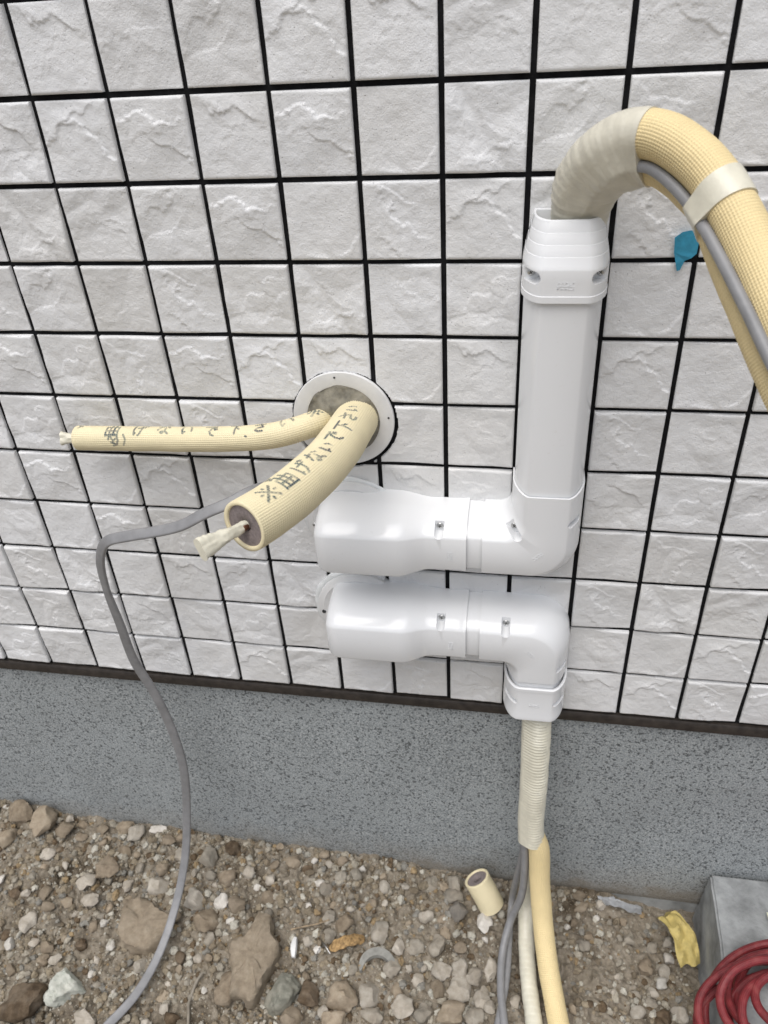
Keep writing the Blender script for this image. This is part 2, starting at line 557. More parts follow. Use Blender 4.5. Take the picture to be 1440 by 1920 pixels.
def tile_mesh(seed, n=72, hole=None):
    X, Z, h = tile_height(seed, n)
    V = np.stack([X, -h, Z], -1).reshape(-1, 3)
    F = grid_faces(n, n)
    idx = np.arange(n * n).reshape(n, n)
    rim = np.r_[idx[0, :-1], idx[:-1, -1], idx[-1, :0:-1], idx[:0:-1, 0]]
    back = V[rim].copy(); back[:, 1] = 0.009
    nb = len(V)
    k = np.arange(len(rim)); kn = (k + 1) % len(rim)
    SF = np.stack([rim[k], nb + k, nb + kn, rim[kn]], -1)
    V = np.vstack([V, back]); F = np.vstack([F, SF])
    if hole is not None:
        hx, hz, R = hole
        dx = V[:, 0] - hx; dz = V[:, 2] - hz
        r = np.hypot(dx, dz)
        ang = np.arctan2(dz, dx)
        Rn = R + 0.0012 * fbm(ang * 9, ang * 0, 3, 3)
        ins = r < Rn
        F = F[~ins[F].all(1)]
        V[ins, 0] = hx + dx[ins] / r[ins] * Rn[ins]; V[ins, 2] = hz + dz[ins] / r[ins] * Rn[ins]
        V[ins, 1] = np.maximum(V[ins, 1], 0.005)
    return mesh_data('tile', V, F[:, ::-1], M['tile'], sharp=55)


wall = empty('tiled_wall', (0, 0, 0.6))
tag(wall, 'white split-face square tile wall with wide black joints', 'wall')
NVAR = 14
tile_vars = [tile_mesh(s) for s in range(NVAR)]
rt = random.Random(4)
prev_row = {}
C0, C1, R0, R1 = -12, 8, 1, 13    # tile rows above z = 0.6
for row in range(12):
    for c in range(C0, C1):
        cx, cz = c * TP + TP / 2, 0.6 + row * TP + TP / 2
        v = rt.randrange(NVAR)
        while v in (prev_row.get(c), prev_row.get(c - 1)): v = rt.randrange(NVAR)
        prev_row[c] = v
        if math.hypot(max(abs(cx - HOLE[0]) - TS / 2, 0), max(abs(cz - HOLE[1]) - TS / 2, 0)) < HOLE[2] + 0.001:
            me = tile_mesh(v, 72, (HOLE[0] - cx, HOLE[1] - cz, HOLE[2]))
            if len(me.polygons) == 0: continue
        else:
            me = tile_vars[v]
        o = link('tile', me, wall)
        o.location = Vector((cx, rt.uniform(-0.0003, 0.0003), cz)) - wall.location
        o.rotation_euler = (rt.uniform(-.003, .003), rt.uniform(-.002, .002), rt.uniform(-.003, .003))
# farther tiles of the same wall, beyond the picture
VV, FF, nb = [], [], 0
for row in range(24):
    for c in range(-26, 24):
        if row < 12 and C0 <= c < C1: continue
        cx, cz = c * TP + TP / 2, 0.6 + row * TP + TP / 2
        a = TS / 2; b = a - 0.006
        V = [(cx - a, .009, cz - a), (cx + a, .009, cz - a), (cx + a, .009, cz + a), (cx - a, .009, cz + a),
             (cx - a, 0, cz - a), (cx + a, 0, cz - a), (cx + a, 0, cz + a), (cx - a, 0, cz + a),
             (cx - b, -.002, cz - b), (cx + b, -.002, cz - b), (cx + b, -.0014, cz + b), (cx - b, -.0026, cz + b)]
        VV += V
        for k in range(4):
            kn = (k + 1) % 4
            FF += [(nb + k, nb + kn, nb + 4 + kn, nb + 4 + k), (nb + 4 + k, nb + 4 + kn, nb + 8 + kn, nb + 8 + k)]
        FF.append((nb + 8, nb + 9, nb + 10, nb + 11)); nb += 12
o = make('tile_field', VV, FF, M['tile'], wall, smooth=False); tag(o, kind='stuff')
# black joint bed with the round opening for the sleeve
def plate_with_hole(x0, x1, z0, z1, y, hx, hz, R, n=64):
    V, F = [], []
    for k in range(n):
        a = 2 * math.pi * k / n
        V.append((hx + R * math.cos(a), y, hz + R * math.sin(a)))
    for k in range(n):
        a = 2 * math.pi * k / n
        ca, sa = math.cos(a), math.sin(a)
        tx = ((x1 if ca > 0 else x0) - hx) / ca if abs(ca) > 1e-9 else 1e9
        tz = ((z1 if sa > 0 else z0) - hz) / sa if abs(sa) > 1e-9 else 1e9
        t = min(tx, tz)
        V.append((hx + t * ca, y, hz + t * sa))
    cor = [(x1, y, z1), (x0, y, z1), (x0, y, z0), (x1, y, z0)]
    for k in range(n): F.append((k, (k + 1) % n, n + (k + 1) % n, n + k))
    for q in cor:
        V.append(q); ci = len(V) - 1
        a = math.atan2(q[2] - hz, q[0] - hx) % (2 * math.pi)
        k = int(a / (2 * math.pi) * n) % n
        F.append((n + k, n + (k + 1) % n, ci))
    return V, F


V, F = plate_with_hole(-2.6, 2.4, 0.598, 3.0, 0.0042, HOLE[0], HOLE[1], 0.066)
make('joint_bed', V, F, M['joint'], wall, smooth=False)
V, F = box(-2.6, 2.4, 0.07, 0.16, 0.6, 3.0)
make('backing_wall', V, F, M['joint'], wall, smooth=False)

# drip flashing and foundation
fl = empty('drip_flashing', (0, 0, 0.57)); tag(fl, 'dark brown metal drip flashing strip under the lowest tile row', 'flashing')
prof = [(0.05, 0.5985), (-0.002, 0.5965), (-0.005, 0.592), (-0.005, 0.576), (-0.0025, 0.5735), (0.004, 0.5735), (0.05, 0.580)]
xs = np.linspace(-2.6, 2.4, 41)
V = np.array([[(x, y, z) for (y, z) in prof] for x in xs]).reshape(-1, 3)
o = make('strip', V, grid_faces(len(xs), len(prof), True), M['flash'], fl, sharp=40); recalc(o.data)

FY = 0.012
fw = empty('foundation_wall', (0, 0, -0.4)); tag(fw, 'speckled grey sprayed-stone foundation wall below the brown flashing', 'wall')
xs = np.linspace(-2.6, 2.4, 251); zs = np.linspace(-0.012, 0.585, 41)
X, Z = np.meshgrid(xs, zs, indexing='ij')
Yf = FY + 0.003 * fbm(X * 5, Z * 5, 21, 3) + np.where(Z < -0.01, 0.006, 0)
make('coating', np.stack([X, Yf, Z], -1).reshape(-1, 3), grid_faces(251, 41)[:, ::-1], M['fnd'], fw)
V, F = box(-2.6, 2.4, FY + 0.004, 0.16, -0.45, 0.59)
make('concrete_base', V, F, M['conc'], fw, smooth=False)

# ------------------------------------------------------------------ ground
WX = np.array([-3, -1.3, -1.05, -0.75, -0.43, -0.18, 0.065, 0.25, 0.34, 0.41, 0.47, 0.54, 0.7, 3])
WZ = np.array([0.06, 0.070, 0.066, 0.052, 0.036, 0.026, 0.006, -0.004, -0.006, -0.024, -0.040, -0.045, -0.04, -0.04])


def ground_h(x, y):
    x = np.asarray(x, float); y = np.asarray(y, float)
    wz = np.interp(x, WX, WZ)
    t = np.clip(-y / 0.35, 0, 1); t = t * t * (3 - 2 * t)
    z = wz * (1 - t) + t * (0.006 + 0.25 * wz)
    z = z + 0.022 * fbm(x * 7 + 3, y * 7, 31, 3) + 0.014 * fbm(x * 22, y * 22 + 4, 37, 3)
    rid = np.abs(fbm(x * 34, y * 34, 41, 3))
    z = z - 0.012 * np.exp(-(rid / 0.10) ** 2) * np.clip(fbm(x * 6, y * 6, 44, 2) * 4 + 0.5, 0, 1)
    z = z + 0.0085 * fbm(x * 80, y * 80, 51, 4, 0.6)
    return z


gx = np.unique(np.r_[-60, -30, -15, -8, -5, -3.5, np.linspace(-2.4, -1.35, 30), np.linspace(-1.35, 0.95, 860), np.linspace(0.95, 2.2, 40), 3.5, 5, 8, 15, 30, 60])
gy = np.unique(np.r_[-60, -30, -15, -8, -5, -3.5, -2.5, np.linspace(-1.6, -0.6, 30), np.linspace(-0.6, 0.02, 235), 0.12, 0.5, 2, 8, 30, 60])
GX, GY = np.meshgrid(gx, gy, indexing='ij')
far = np.clip((np.maximum(np.abs(GX), np.abs(GY)) - 2.5) / 2, 0, 1)
GZ = ground_h(GX, GY) * (1 - far)
GZ = np.where(GY > 0.05, np.minimum(GZ, -0.1), GZ)
g = make('ground', np.stack([GX, GY, GZ], -1).reshape(-1, 3), grid_faces(len(gx), len(gy))[:, ::-1], M['soil'])
recalc(g.data)
if g.data.polygons[0].normal.z < 0: g.data.flip_normals()
tag(g, kind='structure')

# ------------------------------------------------------------------ plastic pipe-cover fittings
def dprofile(w, d, n=7, side=0.36, flat=0.54, ex=1.52):
    """closed D section: (u, v), u across -w/2..w/2, v away from the wall 0..d; starts and ends at the wall"""
    pts = [(-w / 2, 0.0), (-w / 2, d * side * 0.5)]
    cx, cv = w / 2 * flat, d * side
    rx, rv = w / 2 - cx, d - cv
    for k in range(n + 1):
        a = math.pi / 2 * k / n
        pts.append((-(cx + rx * math.cos(a) ** (2 / ex)), cv + rv * math.sin(a) ** (2 / ex)))
    pts.append((0, d))
    right = [(-u, v) for (u, v) in reversed(pts[:-1])]
    return np.array(pts + right)


def loft(rings):
    rings = np.asarray(rings)
    return rings.reshape(-1, 3), grid_faces(rings.shape[0], rings.shape[1], True).tolist()


def finish(o, ang=32):
    recalc(o.data)
    o.data.polygons.foreach_set('use_smooth', [True] * len(o.data.polygons))
    o.data.set_sharp_from_angle(angle=math.radians(ang))
    return o


def cut(o, cutters, ang=32):
    """carve pockets out of a part, then drop the cutters"""
    mods = []
    for V, F in cutters:
        me = bpy.data.meshes.new('c'); me.from_pydata([tuple(v) for v in V], [], F); recalc(me)
        c = bpy.data.objects.new('c', me); COL.objects.link(c)
        md = o.modifiers.new('b', 'BOOLEAN'); md.operation = 'DIFFERENCE'; md.solver = 'EXACT'; md.object = c
        mods.append(c)
    bpy.context.view_layer.update()
    dg = bpy.context.evaluated_depsgraph_get()
    me2 = bpy.data.meshes.new_from_object(o.evaluated_get(dg))
    old = o.data
    o.modifiers.clear(); o.data = me2; me2.name = old.name
    for c in mods:
        cm = c.data; bpy.data.objects.remove(c); bpy.data.meshes.remove(cm)
    me2.polygons.foreach_set('use_smooth', [True] * len(me2.polygons))
    me2.set_sharp_from_angle(angle=math.radians(ang))
    return o


def pocket(cx, cz, du, r, floor, length=0.04):
    """U-shaped pocket in the x-z plane: round end at (cx, cz), open towards direction du"""
    dx, dz = du; L = math.hypot(dx, dz); dx /= L; dz /= L
    px, pz = -dz, dx
    pts = []
    for k in range(13):
        a = math.pi / 2 + math.pi * k / 12
        pts.append((cx + r * (math.cos(a) * dx + math.sin(a) * px), cz + r * (math.cos(a) * dz + math.sin(a) * pz)))
    pts.append((cx + dx * length - px * r, cz + dz * length - pz * r))
    pts.append((cx + dx * length + px * r, cz + dz * length + pz * r))
    n = len(pts)
    V = [(x, floor, z) for x, z in pts] + [(x, -0.14, z) for x, z in pts]
    F = [tuple(range(n)), tuple(range(n, 2 * n))[::-1]] + [(k, k + n, (k + 1) % n + n, (k + 1) % n) for k in range(n)]
    return V, F


def screw(parent, x, y, z, r=0.0052, mat=None):
    """pan-head cross screw driven towards the wall"""
    bm = bmesh.new()
    n = 20
    rings = []
    for rr, dy in ((r, 0.0), (r, -0.0008), (r * 0.86, -0.0019), (r * 0.5, -0.0025)):
        rings.append([bm.verts.new((x + rr * math.cos(2 * math.pi * k / n), y + dy, z + rr * math.sin(2 * math.pi * k / n))) for k in range(n)])
    for a, b in zip(rings, rings[1:]):
        for k in range(n): bm.faces.new((a[k], a[(k + 1) % n], b[(k + 1) % n], b[k]))
    bm.faces.new(rings[-1])
    me = bpy.data.meshes.new('screw'); bm.to_mesh(me); bm.free(); recalc(me); me.materials.append(mat or M['steel'])
    me.polygons.foreach_set('use_smooth', [True] * len(me.polygons))
    s = link('screw', me, parent)
    # cross recess, as dark slots
    V, F = [], []
    ang = (x * 977 + z * 331) % 1.57
    for q in (0, math.pi / 2):
        ca, sa = math.cos(q + ang), math.sin(q + ang)
        l, t = r * 0.5, r * 0.10
        b = len(V)
        for sx, sz in ((-l, -t), (l, -t), (l, t), (-l, t)):
            V.append((x + sx * ca - sz * sa, y - 0.0028, z + sx * sa + sz * ca))
        F.append((b, b + 1, b + 2, b + 3))
    me = mesh_data('cross_slot', V, F, M['dark'], smooth=False)
    c = bpy.data.objects.new('cross_slot', me); COL.objects.link(c)
    if parent is not None:
        c.parent = s
    return s


def emboss(parent, cx, cz, y, w, rot=0.0, kind=0):
    """tiny raised moulding mark on a flat front face"""
    V, F = [], []
    def bar(x0, z0, x1, z1, t=0.0004):
        dx, dz = x1 - x0, z1 - z0; L = math.hypot(dx, dz); px, pz = -dz / L * t, dx / L * t
        b = len(V)
        for yy in (y + 0.0003, y - 0.00045):
            for (x, z) in ((x0 + px, z0 + pz), (x1 + px, z1 + pz), (x1 - px, z1 - pz), (x0 - px, z0 - pz)):
                V.append((x, yy, z))
        F.extend([(b + 4, b + 5, b + 6, b + 7), (b, b + 1, b + 5, b + 4), (b + 1, b + 2, b + 6, b + 5), (b + 2, b + 3, b + 7, b + 6), (b + 3, b, b + 4, b + 7)])
    ca, sa = math.cos(rot), math.sin(rot)
    def B(x0, z0, x1, z1, t=0.0004):
        bar(cx + x0 * ca - z0 * sa, cz + x0 * sa + z0 * ca, cx + x1 * ca - z1 * sa, cz + x1 * sa + z1 * ca, t)
    h = w * 0.2
    if kind == 0:
        r = random.Random(5)
        for row, zz in ((0, h * 0.35), (1, -h * 1.15)):
            for k in range(5):
                x = -w / 2 + (k + 0.1) * w / 5; q = w / 5 * 0.75
                B(x, zz, x + q, zz + h * 0.8 * r.random()); B(x + q * r.random(), zz, x + q * 0.5, zz + h * 0.8)
        B(-w / 2, -h * 0.12, w / 2, -h * 0.12, 0.0005)
    else:
        B(-w / 2, -h * .5, w / 2, -h * .5, 0.0005); B(-w / 2.4, h * .5, w / 2, h * .5, 0.0005)
        B(w * .1, -h, -w * .1, h); B(w * .3, -h, w * .1, h); B(-w * .2, -h, -w * .4, h)
    o = make('moulded_mark', V, F, M['pvc'], parent, smooth=False); recalc(o.data)
    return o


def straight_cover(name, axis, c, a0, a1, w, d, parent, y0=0.0):
    """straight D section along x or z; c is the centre on the other axis"""
    pr_ = dprofile(w, d)
    n = max(2, int(abs(a1 - a0) / 0.02) + 1)
    rings = []
    for t in np.linspace(a0, a1, n):
        if axis == 'z': rings.append([(c + u, y0 - v, t) for u, v in pr_])
        else: rings.append([(t, y0 - v, c + u) for u, v in pr_])
    V, F = loft(rings)
    m = len(pr_); F.append(list(range(m))); F.append([(n - 1) * m + k for k in range(m)])
    o = make(name, V, F, M['pvc'], parent)
    return finish(o)


def rim_rings(ring_fn, w, d, th=0.0026, depth=0.016):
    """extra rings that turn an open end inwards: outer edge, inner edge, down inside"""
    return [ring_fn(dprofile(w, d), 0), ring_fn(dprofile(w - 2 * th, d - th), 0), ring_fn(dprofile(w - 2 * th, d - th), depth)]


def elbow(name, inner, outer, d, parent, pockets, rim_th=0.0026):
    """inner / outer: (n,2) curves in x-z; D section bridges them"""
    base = dprofile(1.0, d)
    rings = []
    dirs0 = nrm((inner[0] - inner[1])[None])[0]; dirs1 = nrm((inner[-1] - inner[-2])[None])[0]
    def ring(pi, po, q, off):
        return [(pi[0] + (po[0] - pi[0]) * (u + .5) + off[0], -v, pi[1] + (po[1] - pi[1]) * (u + .5) + off[1]) for u, v in q]
    w = np.linalg.norm(outer[0] - inner[0])
    th = rim_th
    inn = dprofile(1.0 - 2 * th / w, d - th)
    rings.append(ring(inner[0], outer[0], inn, -dirs0 * 0.016))
    rings.append(ring(inner[0], outer[0], inn, dirs0 * 0))
    for pi, po in zip(inner, outer): rings.append(ring(pi, po, base, (0, 0)))
    rings.append(ring(inner[-1], outer[-1], inn, dirs1 * 0))
    rings.append(ring(inner[-1], outer[-1], inn, -dirs1 * 0.016))
    V, F = loft(rings)
    m = len(base); F.append(list(range(m))); F.append([(len(rings) - 1) * m + k for k in range(m)])
    o = make(name, V, F, M['pvc'], parent); recalc(o.data)
    return cut(o, pockets) if pockets else finish(o)


def corner_curve(p0, pc, p1, r, n_str=6, n_arc=18):
    p0, pc, p1 = map(np.array, (p0, pc, p1))
    d0 = nrm((pc - p0)[None])[0]; d1 = nrm((p1 - pc)[None])[0]
    a = pc - d0 * r; b = pc + d1 * r; cen = a + d1 * r
    out = [p0 + (a - p0) * t for t in np.linspace(0, 1, n_str, endpoint=False)]
    for t in np.linspace(0, math.pi / 2, n_arc):
        out.append(cen - d1 * r * math.cos(t) + d0 * r * math.sin(t))
    out += [b + (p1 - b) * t for t in np.linspace(0, 1, n_str + 1)[1:]]
    return np.array(out)


def inlet(zc, label, extra):
    root = empty('wall_inlet_cover', (-0.07, 0, zc - 0.06)); tag(root, label, 'pipe cover', 'white wall inlet covers')
    st = [(0.036, .050, .050, .078), (0.0305, .050, .050, .078), (0.029, .0494, .0494, .0774), (0.015, .0494, .0494, .0774), (0.000, .0494, .0494, .0774), (-0.010, .0496, .0498, .0778),
          (-0.020, .0500, .0500, .0782), (-0.027, .0508, .0504, .0795), (-0.035, .0526, .0516, .083), (-0.044, .0552, .0532, .088), (-0.052, .0574, .0544, .0925), (-0.060, .0588, .0552, .0955),
          (-0.067, .0594, .0555, .0965), (-0.085, .0596, .0556, .097), (-0.11, .0596, .0556, .097), (-0.14, .0594, .0556, .097), (-0.165, .059, .0555, .0968)]
    xl, r = -0.191, 0.022
    for k in range(1, 9):
        a = math.pi / 2 * k / 8
        st.append((xl + r * (1 - math.sin(a)), 0.059 - r * 0.8 * (1 - math.cos(a)), .0555 - r * 0.8 * (1 - math.cos(a)), .0968 - r * (1 - math.cos(a))))
    base = dprofile(2.0, 1.0, n=9)
    th = 0.0026
    rings = []
    def ring(x, ht, hb, d): return [(x, -v * d, zc + (u * ht if u > 0 else u * hb)) for u, v in base]
    rings.append(ring(.036 - .016, .050 - th, .050 - th, .078 - th))
    rings.append(ring(.036, .050 - th, .050 - th, .078 - th))
    for s in st: rings.append(ring(*s))
    rings.append(ring(xl + 0.0005, 0.02, 0.02, 0.04))
    V, F = loft(rings); m = len(base)
    F.append(list(range(m))); F.append([(len(rings) - 1) * m + k for k in range(m)])
    o = make('body', V, F, M['pvc'], root); recalc(o.data)
    cut(o, [pocket(-0.004, zc + 0.033, (0, 1), 0.0068, -0.054)])
    screw(root, -0.004, -0.054, zc + 0.0352)
    # round wall flange with raised rim
    fx = -0.147
    prof = [(0.0, .012), (.060, .012), (.064, .0135), (.0665, .012), (.072, .011), (.0745, .009), (.075, .0), (.075, -.004)]
    n = 72
    rings = [[(fx + rr * math.cos(2 * math.pi * k / n), -yy, zc + rr * math.sin(2 * math.pi * k / n)) for k in range(n)] for rr, yy in prof[1:]]
    V, F = loft(rings); F.append(list(range(n)))
    finish(make('wall_flange', V, F, M['flange'], root), 40)
    # smeared silicone along the flange edge
    P, TT = [], np.linspace(math.radians(extra['seal'][0]), math.radians(extra['seal'][1]), 90)
    rs = np.random.default_rng(int(zc * 1000))
    nv = 8; V = []
    for i, t in enumerate(TT):
        endf = min(1, 6 * i / 90, 6 * (89 - i) / 90) + 0.02
        rad = (0.0022 + 0.0016 * (vnoise(t * 3, 1.3, 5) + .4)) * endf
        wide = 1.4 + 1.2 * (vnoise(t * 4, 7.3, 9) + .5)
        cr = 0.0765 + 0.002 * vnoise(t * 4, 3.1, 11)
        for k in range(nv):
            b = 2 * math.pi * k / nv
            rr = cr + rad * wide * math.cos(b); yy = -0.003 - rad * 1.3 * math.sin(b)
            V.append((fx + rr * math.cos(t), yy, zc + rr * math.sin(t)))
    o = make('sealant_bead', V, grid_faces(90, nv, True), M['seal'], root); recalc(o.data)
    for (sx, sz, mt) in extra['screws']: screw(root, sx, -0.0125, sz, 0.0036, mt)
    emboss(root, 0.012, zc - 0.004, -0.0775, 0.016, math.pi / 2, 0)
    return root


ZA, ZB = 0.996, 0.815
inlet(ZA, 'upper white plastic wall inlet cover half hidden by the thick cream pipe', {'seal': (20, 215), 'screws': [(-0.2085, 0.9905, M['steel'])]})
inlet(ZB, 'lower white plastic wall inlet cover directly beneath the other one', {'seal': (95, 250), 'screws': [(-0.088, 0.868, M['dark']), (-0.212, 0.806, M['dark'])]})

# short ducts showing between inlet and elbow
t_ = straight_cover('short_duct', 'x', ZA, 0.022, 0.078, 0.0925, 0.0725, None); tag(t_, 'short white duct piece joining upper inlet cover and upper elbow', 'duct', 'short duct pieces')
t_ = straight_cover('short_duct', 'x', ZB, 0.022, 0.078, 0.0925, 0.0725, None); tag(t_, 'short white duct piece joining lower inlet cover and lower elbow', 'duct', 'short duct pieces')

# upper elbow, turning up
DX = 0.148
root = empty('elbow_cover', (0.128, 0, 0.94)); tag(root, 'white plastic elbow cover turning upwards into the tall duct', 'elbow', 'white elbow covers')
inner = corner_curve((0.059, ZA + .05), (DX - .05, ZA + .05), (DX - .05, 1.103), 0.020)
outer = corner_curve((0.059, ZA - .05), (DX + .05, ZA - .05), (DX + .05, 1.103), 0.058)
elbow('body', inner, outer, 0.079, root,
      [pocket(0.1085, 1.034, (-1, 1), 0.0068, -0.055), pocket(DX + .034, 1.058, (1, 0), 0.0058, -0.05)])
screw(root, 0.1035, -0.055, 1.039)
emboss(root, 0.139, 1.002, -0.079, 0.018, math.radians(45), 1)

# lower elbow, turning down
DB = 0.150
root = empty('elbow_cover', (0.128, 0, 0.745)); tag(root, 'white plastic elbow cover turning downwards towards the ground', 'elbow', 'white elbow covers')
inner = corner_curve((0.058, ZB - .05), (DB - .0505, ZB - .05), (DB - .0505, 0.743), 0.018)
outer = corner_curve((0.058, ZB + .05), (DB + .0505, ZB + .05), (DB + .0505, 0.743), 0.060)
elbow('body', inner, outer, 0.079, root,
      [pocket(0.098, ZB + 0.031, (0, 1), 0.0068, -0.054), pocket(DB + .035, 0.771, (1, 0), 0.0055, -0.05)])
screw(root, 0.098, -0.054, ZB + 0.0335)
emboss(root, 0.138, 0.806, -0.079, 0.018, math.radians(-45), 1)

# tall straight duct
t_ = straight_cover('straight_duct', 'z', DX, 1.075, 1.395, 0.0945, 0.0745, None)
tag(t_, 'tall straight white plastic duct standing on the upper elbow', 'duct')

# end cap on the tall duct
root = empty('duct_end_cap', (DX, 0, 1.375)); tag(root, 'tapered white ribbed end cap on top of the tall duct', 'end cap')
th = 0.0026
def capring(w, d, z, dy=0.0): return [(DX + u + (0.1 - w) * 0.02, -v - dy, z) for u, v in dprofile(w, d, n=9, side=.42, flat=.5, ex=1.8)]
rings = [capring(.0955, .076, 1.395), capring(.0955, .076, 1.3755), capring(.1015, .0805, 1.3755), capring(.1015, .0805, 1.383), capring(.1003, .0796, 1.3835), capring(.1003, .0796, 1.400), capring(.1005, .080, 1.4125), capring(.0998, .0795, 1.4145)]
steps = 4
for k in range(steps):
    f0, f1 = k / steps, (k + 1) / steps
    def wd(fr): return (.0998 - .0205 * fr ** 1.15, .0792 - .0222 * fr ** 1.05)
    z0 = 1.4145 + (1.462 - 1.4145) * f0; z1 = 1.4145 + (1.462 - 1.4145) * f1
    w0, d0 = wd(f0); w1, d1 = wd(f1)
    if k: rings.append(capring(w0 - .0010, d0 - .0006, z0 + .0002))
    for q in (0.3, 0.65): rings.append(capring(w0 + (w1 - w0) * q, d0 + (d1 - d0) * q, z0 + (z1 - z0) * q))
    rings.append(capring(w1, d1, z1 - .0001))
w1, d1 = .0793, .057
rings += [capring(w1 - .004, d1 - .002, 1.463), capring(w1 - .006, d1 - .003, 1.4605), capring(w1 - .005, d1 - .003, 1.42)]
V, F = loft(rings); m = len(rings[0]); F.append(list(range(m))); F.append([(len(rings) - 1) * m + k for k in range(m)])
o = make('body', V, F, M['pvc'], root); recalc(o.data)
cut(o, [pocket(DX - .036, 1.4035, (-1, 0), 0.0075, -0.052), pocket(DX + .036, 1.4035, (1, 0), 0.0075, -0.052)], 25)
screw(root, DX - .0395, -0.052, 1.4035, .0045); screw(root, DX + .0395, -0.052, 1.4035, .0045)
emboss(root, DX, 1.396, -0.0796, 0.020, 0, 0)
bevel_box('back_lip', DX - .0385, DX + .0385, -0.0068, -0.0030, 1.425, 1.4632, 0.0012, M['pvc'], root)

# bottom coupling
root = empty('duct_coupling', (DB, 0, 0.655)); tag(root, 'white plastic coupling collar under the lower elbow, ivory wrapped pipes leaving it', 'coupling')
def cring(w, d, z): return [(DB + u, -v, z) for u, v in dprofile(w, d, n=9, side=.38, flat=.5, ex=1.85)]
rings = [cring(.0955, .076, .715), cring(.0965, .0768, .7295), cring(.100, .0795, .7305), cring(.1035, .082, .7295), cring(.1035, .082, .7235), cring(.1022, .0812, .7230), cring(.1022, .0812, .664), cring(.1030, .0816, .6625), cring(.1030, .0816, .6555), cring(.100, .0795, .6535), cring(.0965, .0765, .6545), cring(.0955, .076, .68)]
V, F = loft(rings); m = len(rings[0]); F.append(list(range(m))); F.append([(len(rings) - 1) * m + k for k in range(m)])
o = make('body', V, F, M['pvc'], root); recalc(o.data)
cut(o, [pocket(DB - .033, .697, (-1, 0), 0.0055, -0.052), pocket(DB + .035, .695, (1, 0), 0.0055, -0.052)], 30)
emboss(root, DB, .692, -0.0812, 0.016, 0, 0)
t_ = straight_cover('inner_duct', 'z', DB, 0.69, 0.765, 0.0945, 0.0745, None); tag(t_, 'white inner duct ring seen in the gap above the coupling collar', 'duct')

# ------------------------------------------------------------------ wall sleeve with putty
SX, SZ = -0.147, 1.1755
root = empty('wall_sleeve', (SX, 0, SZ - 0.075)); tag(root, 'white round wall sleeve flange packed with grey putty', 'pipe sleeve')
prof = [(.074, .0), (.0745, -.0045), (.0735, -.006), (.056, -.0075), (.0535, -.0065), (.0525, .005), (.0525, .08)]
n = 96
rings = [[(SX + r * math.cos(2 * math.pi * k / n), y, SZ + r * math.sin(2 * math.pi * k / n)) for k in range(n)] for r, y in prof]
V, F = loft(rings); finish(make('flange', V, F, M['flange'], root), 45)
for a in (96, 5, 185, 275):
    x, z = SX + .067 * math.cos(math.radians(a)), SZ + .067 * math.sin(math.radians(a))
    n2 = 10
    V = [(x + .0016 * math.cos(2 * math.pi * k / n2), -.0078, z + .0016 * math.sin(2 * math.pi * k / n2)) for k in range(n2)]
    make('screw_hole', V, [tuple(range(n2))], M['dark'], root, smooth=False)
rr = np.linspace(0, 1, 30); aa = np.linspace(0, 2 * np.pi, 96, endpoint=False)
RR, AA = np.meshgrid(rr, aa, indexing='ij')
Rmax = 0.0545 + 0.004 * fbm(np.cos(AA) * 2, np.sin(AA) * 2, 61, 3)
XX = RR * Rmax * np.cos(AA); ZZ = RR * Rmax * np.sin(AA)
bulge = 0.006 + 0.022 * (1 - RR ** 2) + 0.007 * fbm(XX * 45, ZZ * 45, 63, 4) + 0.004 * np.abs(fbm(XX * 70, ZZ * 25, 66, 3))
bulge = np.where(RR > 0.97, 0.0065, bulge)
V = np.stack([SX + XX, -bulge, SZ + ZZ], -1).reshape(-1, 3)
o = make('putty', V, grid_faces(30, 96, True), M['putty'], root); recalc(o.data)
# black filler around the flange in the chipped tile hole
rings = [[(SX + r * math.cos(2 * math.pi * k / n), y, SZ + r * math.sin(2 * math.pi * k / n)) for k in range(n)] for r, y in ((.073, .002), (.090, .003))]
V, F = loft(rings); make('hole_filler', V, F, M['joint'], root)

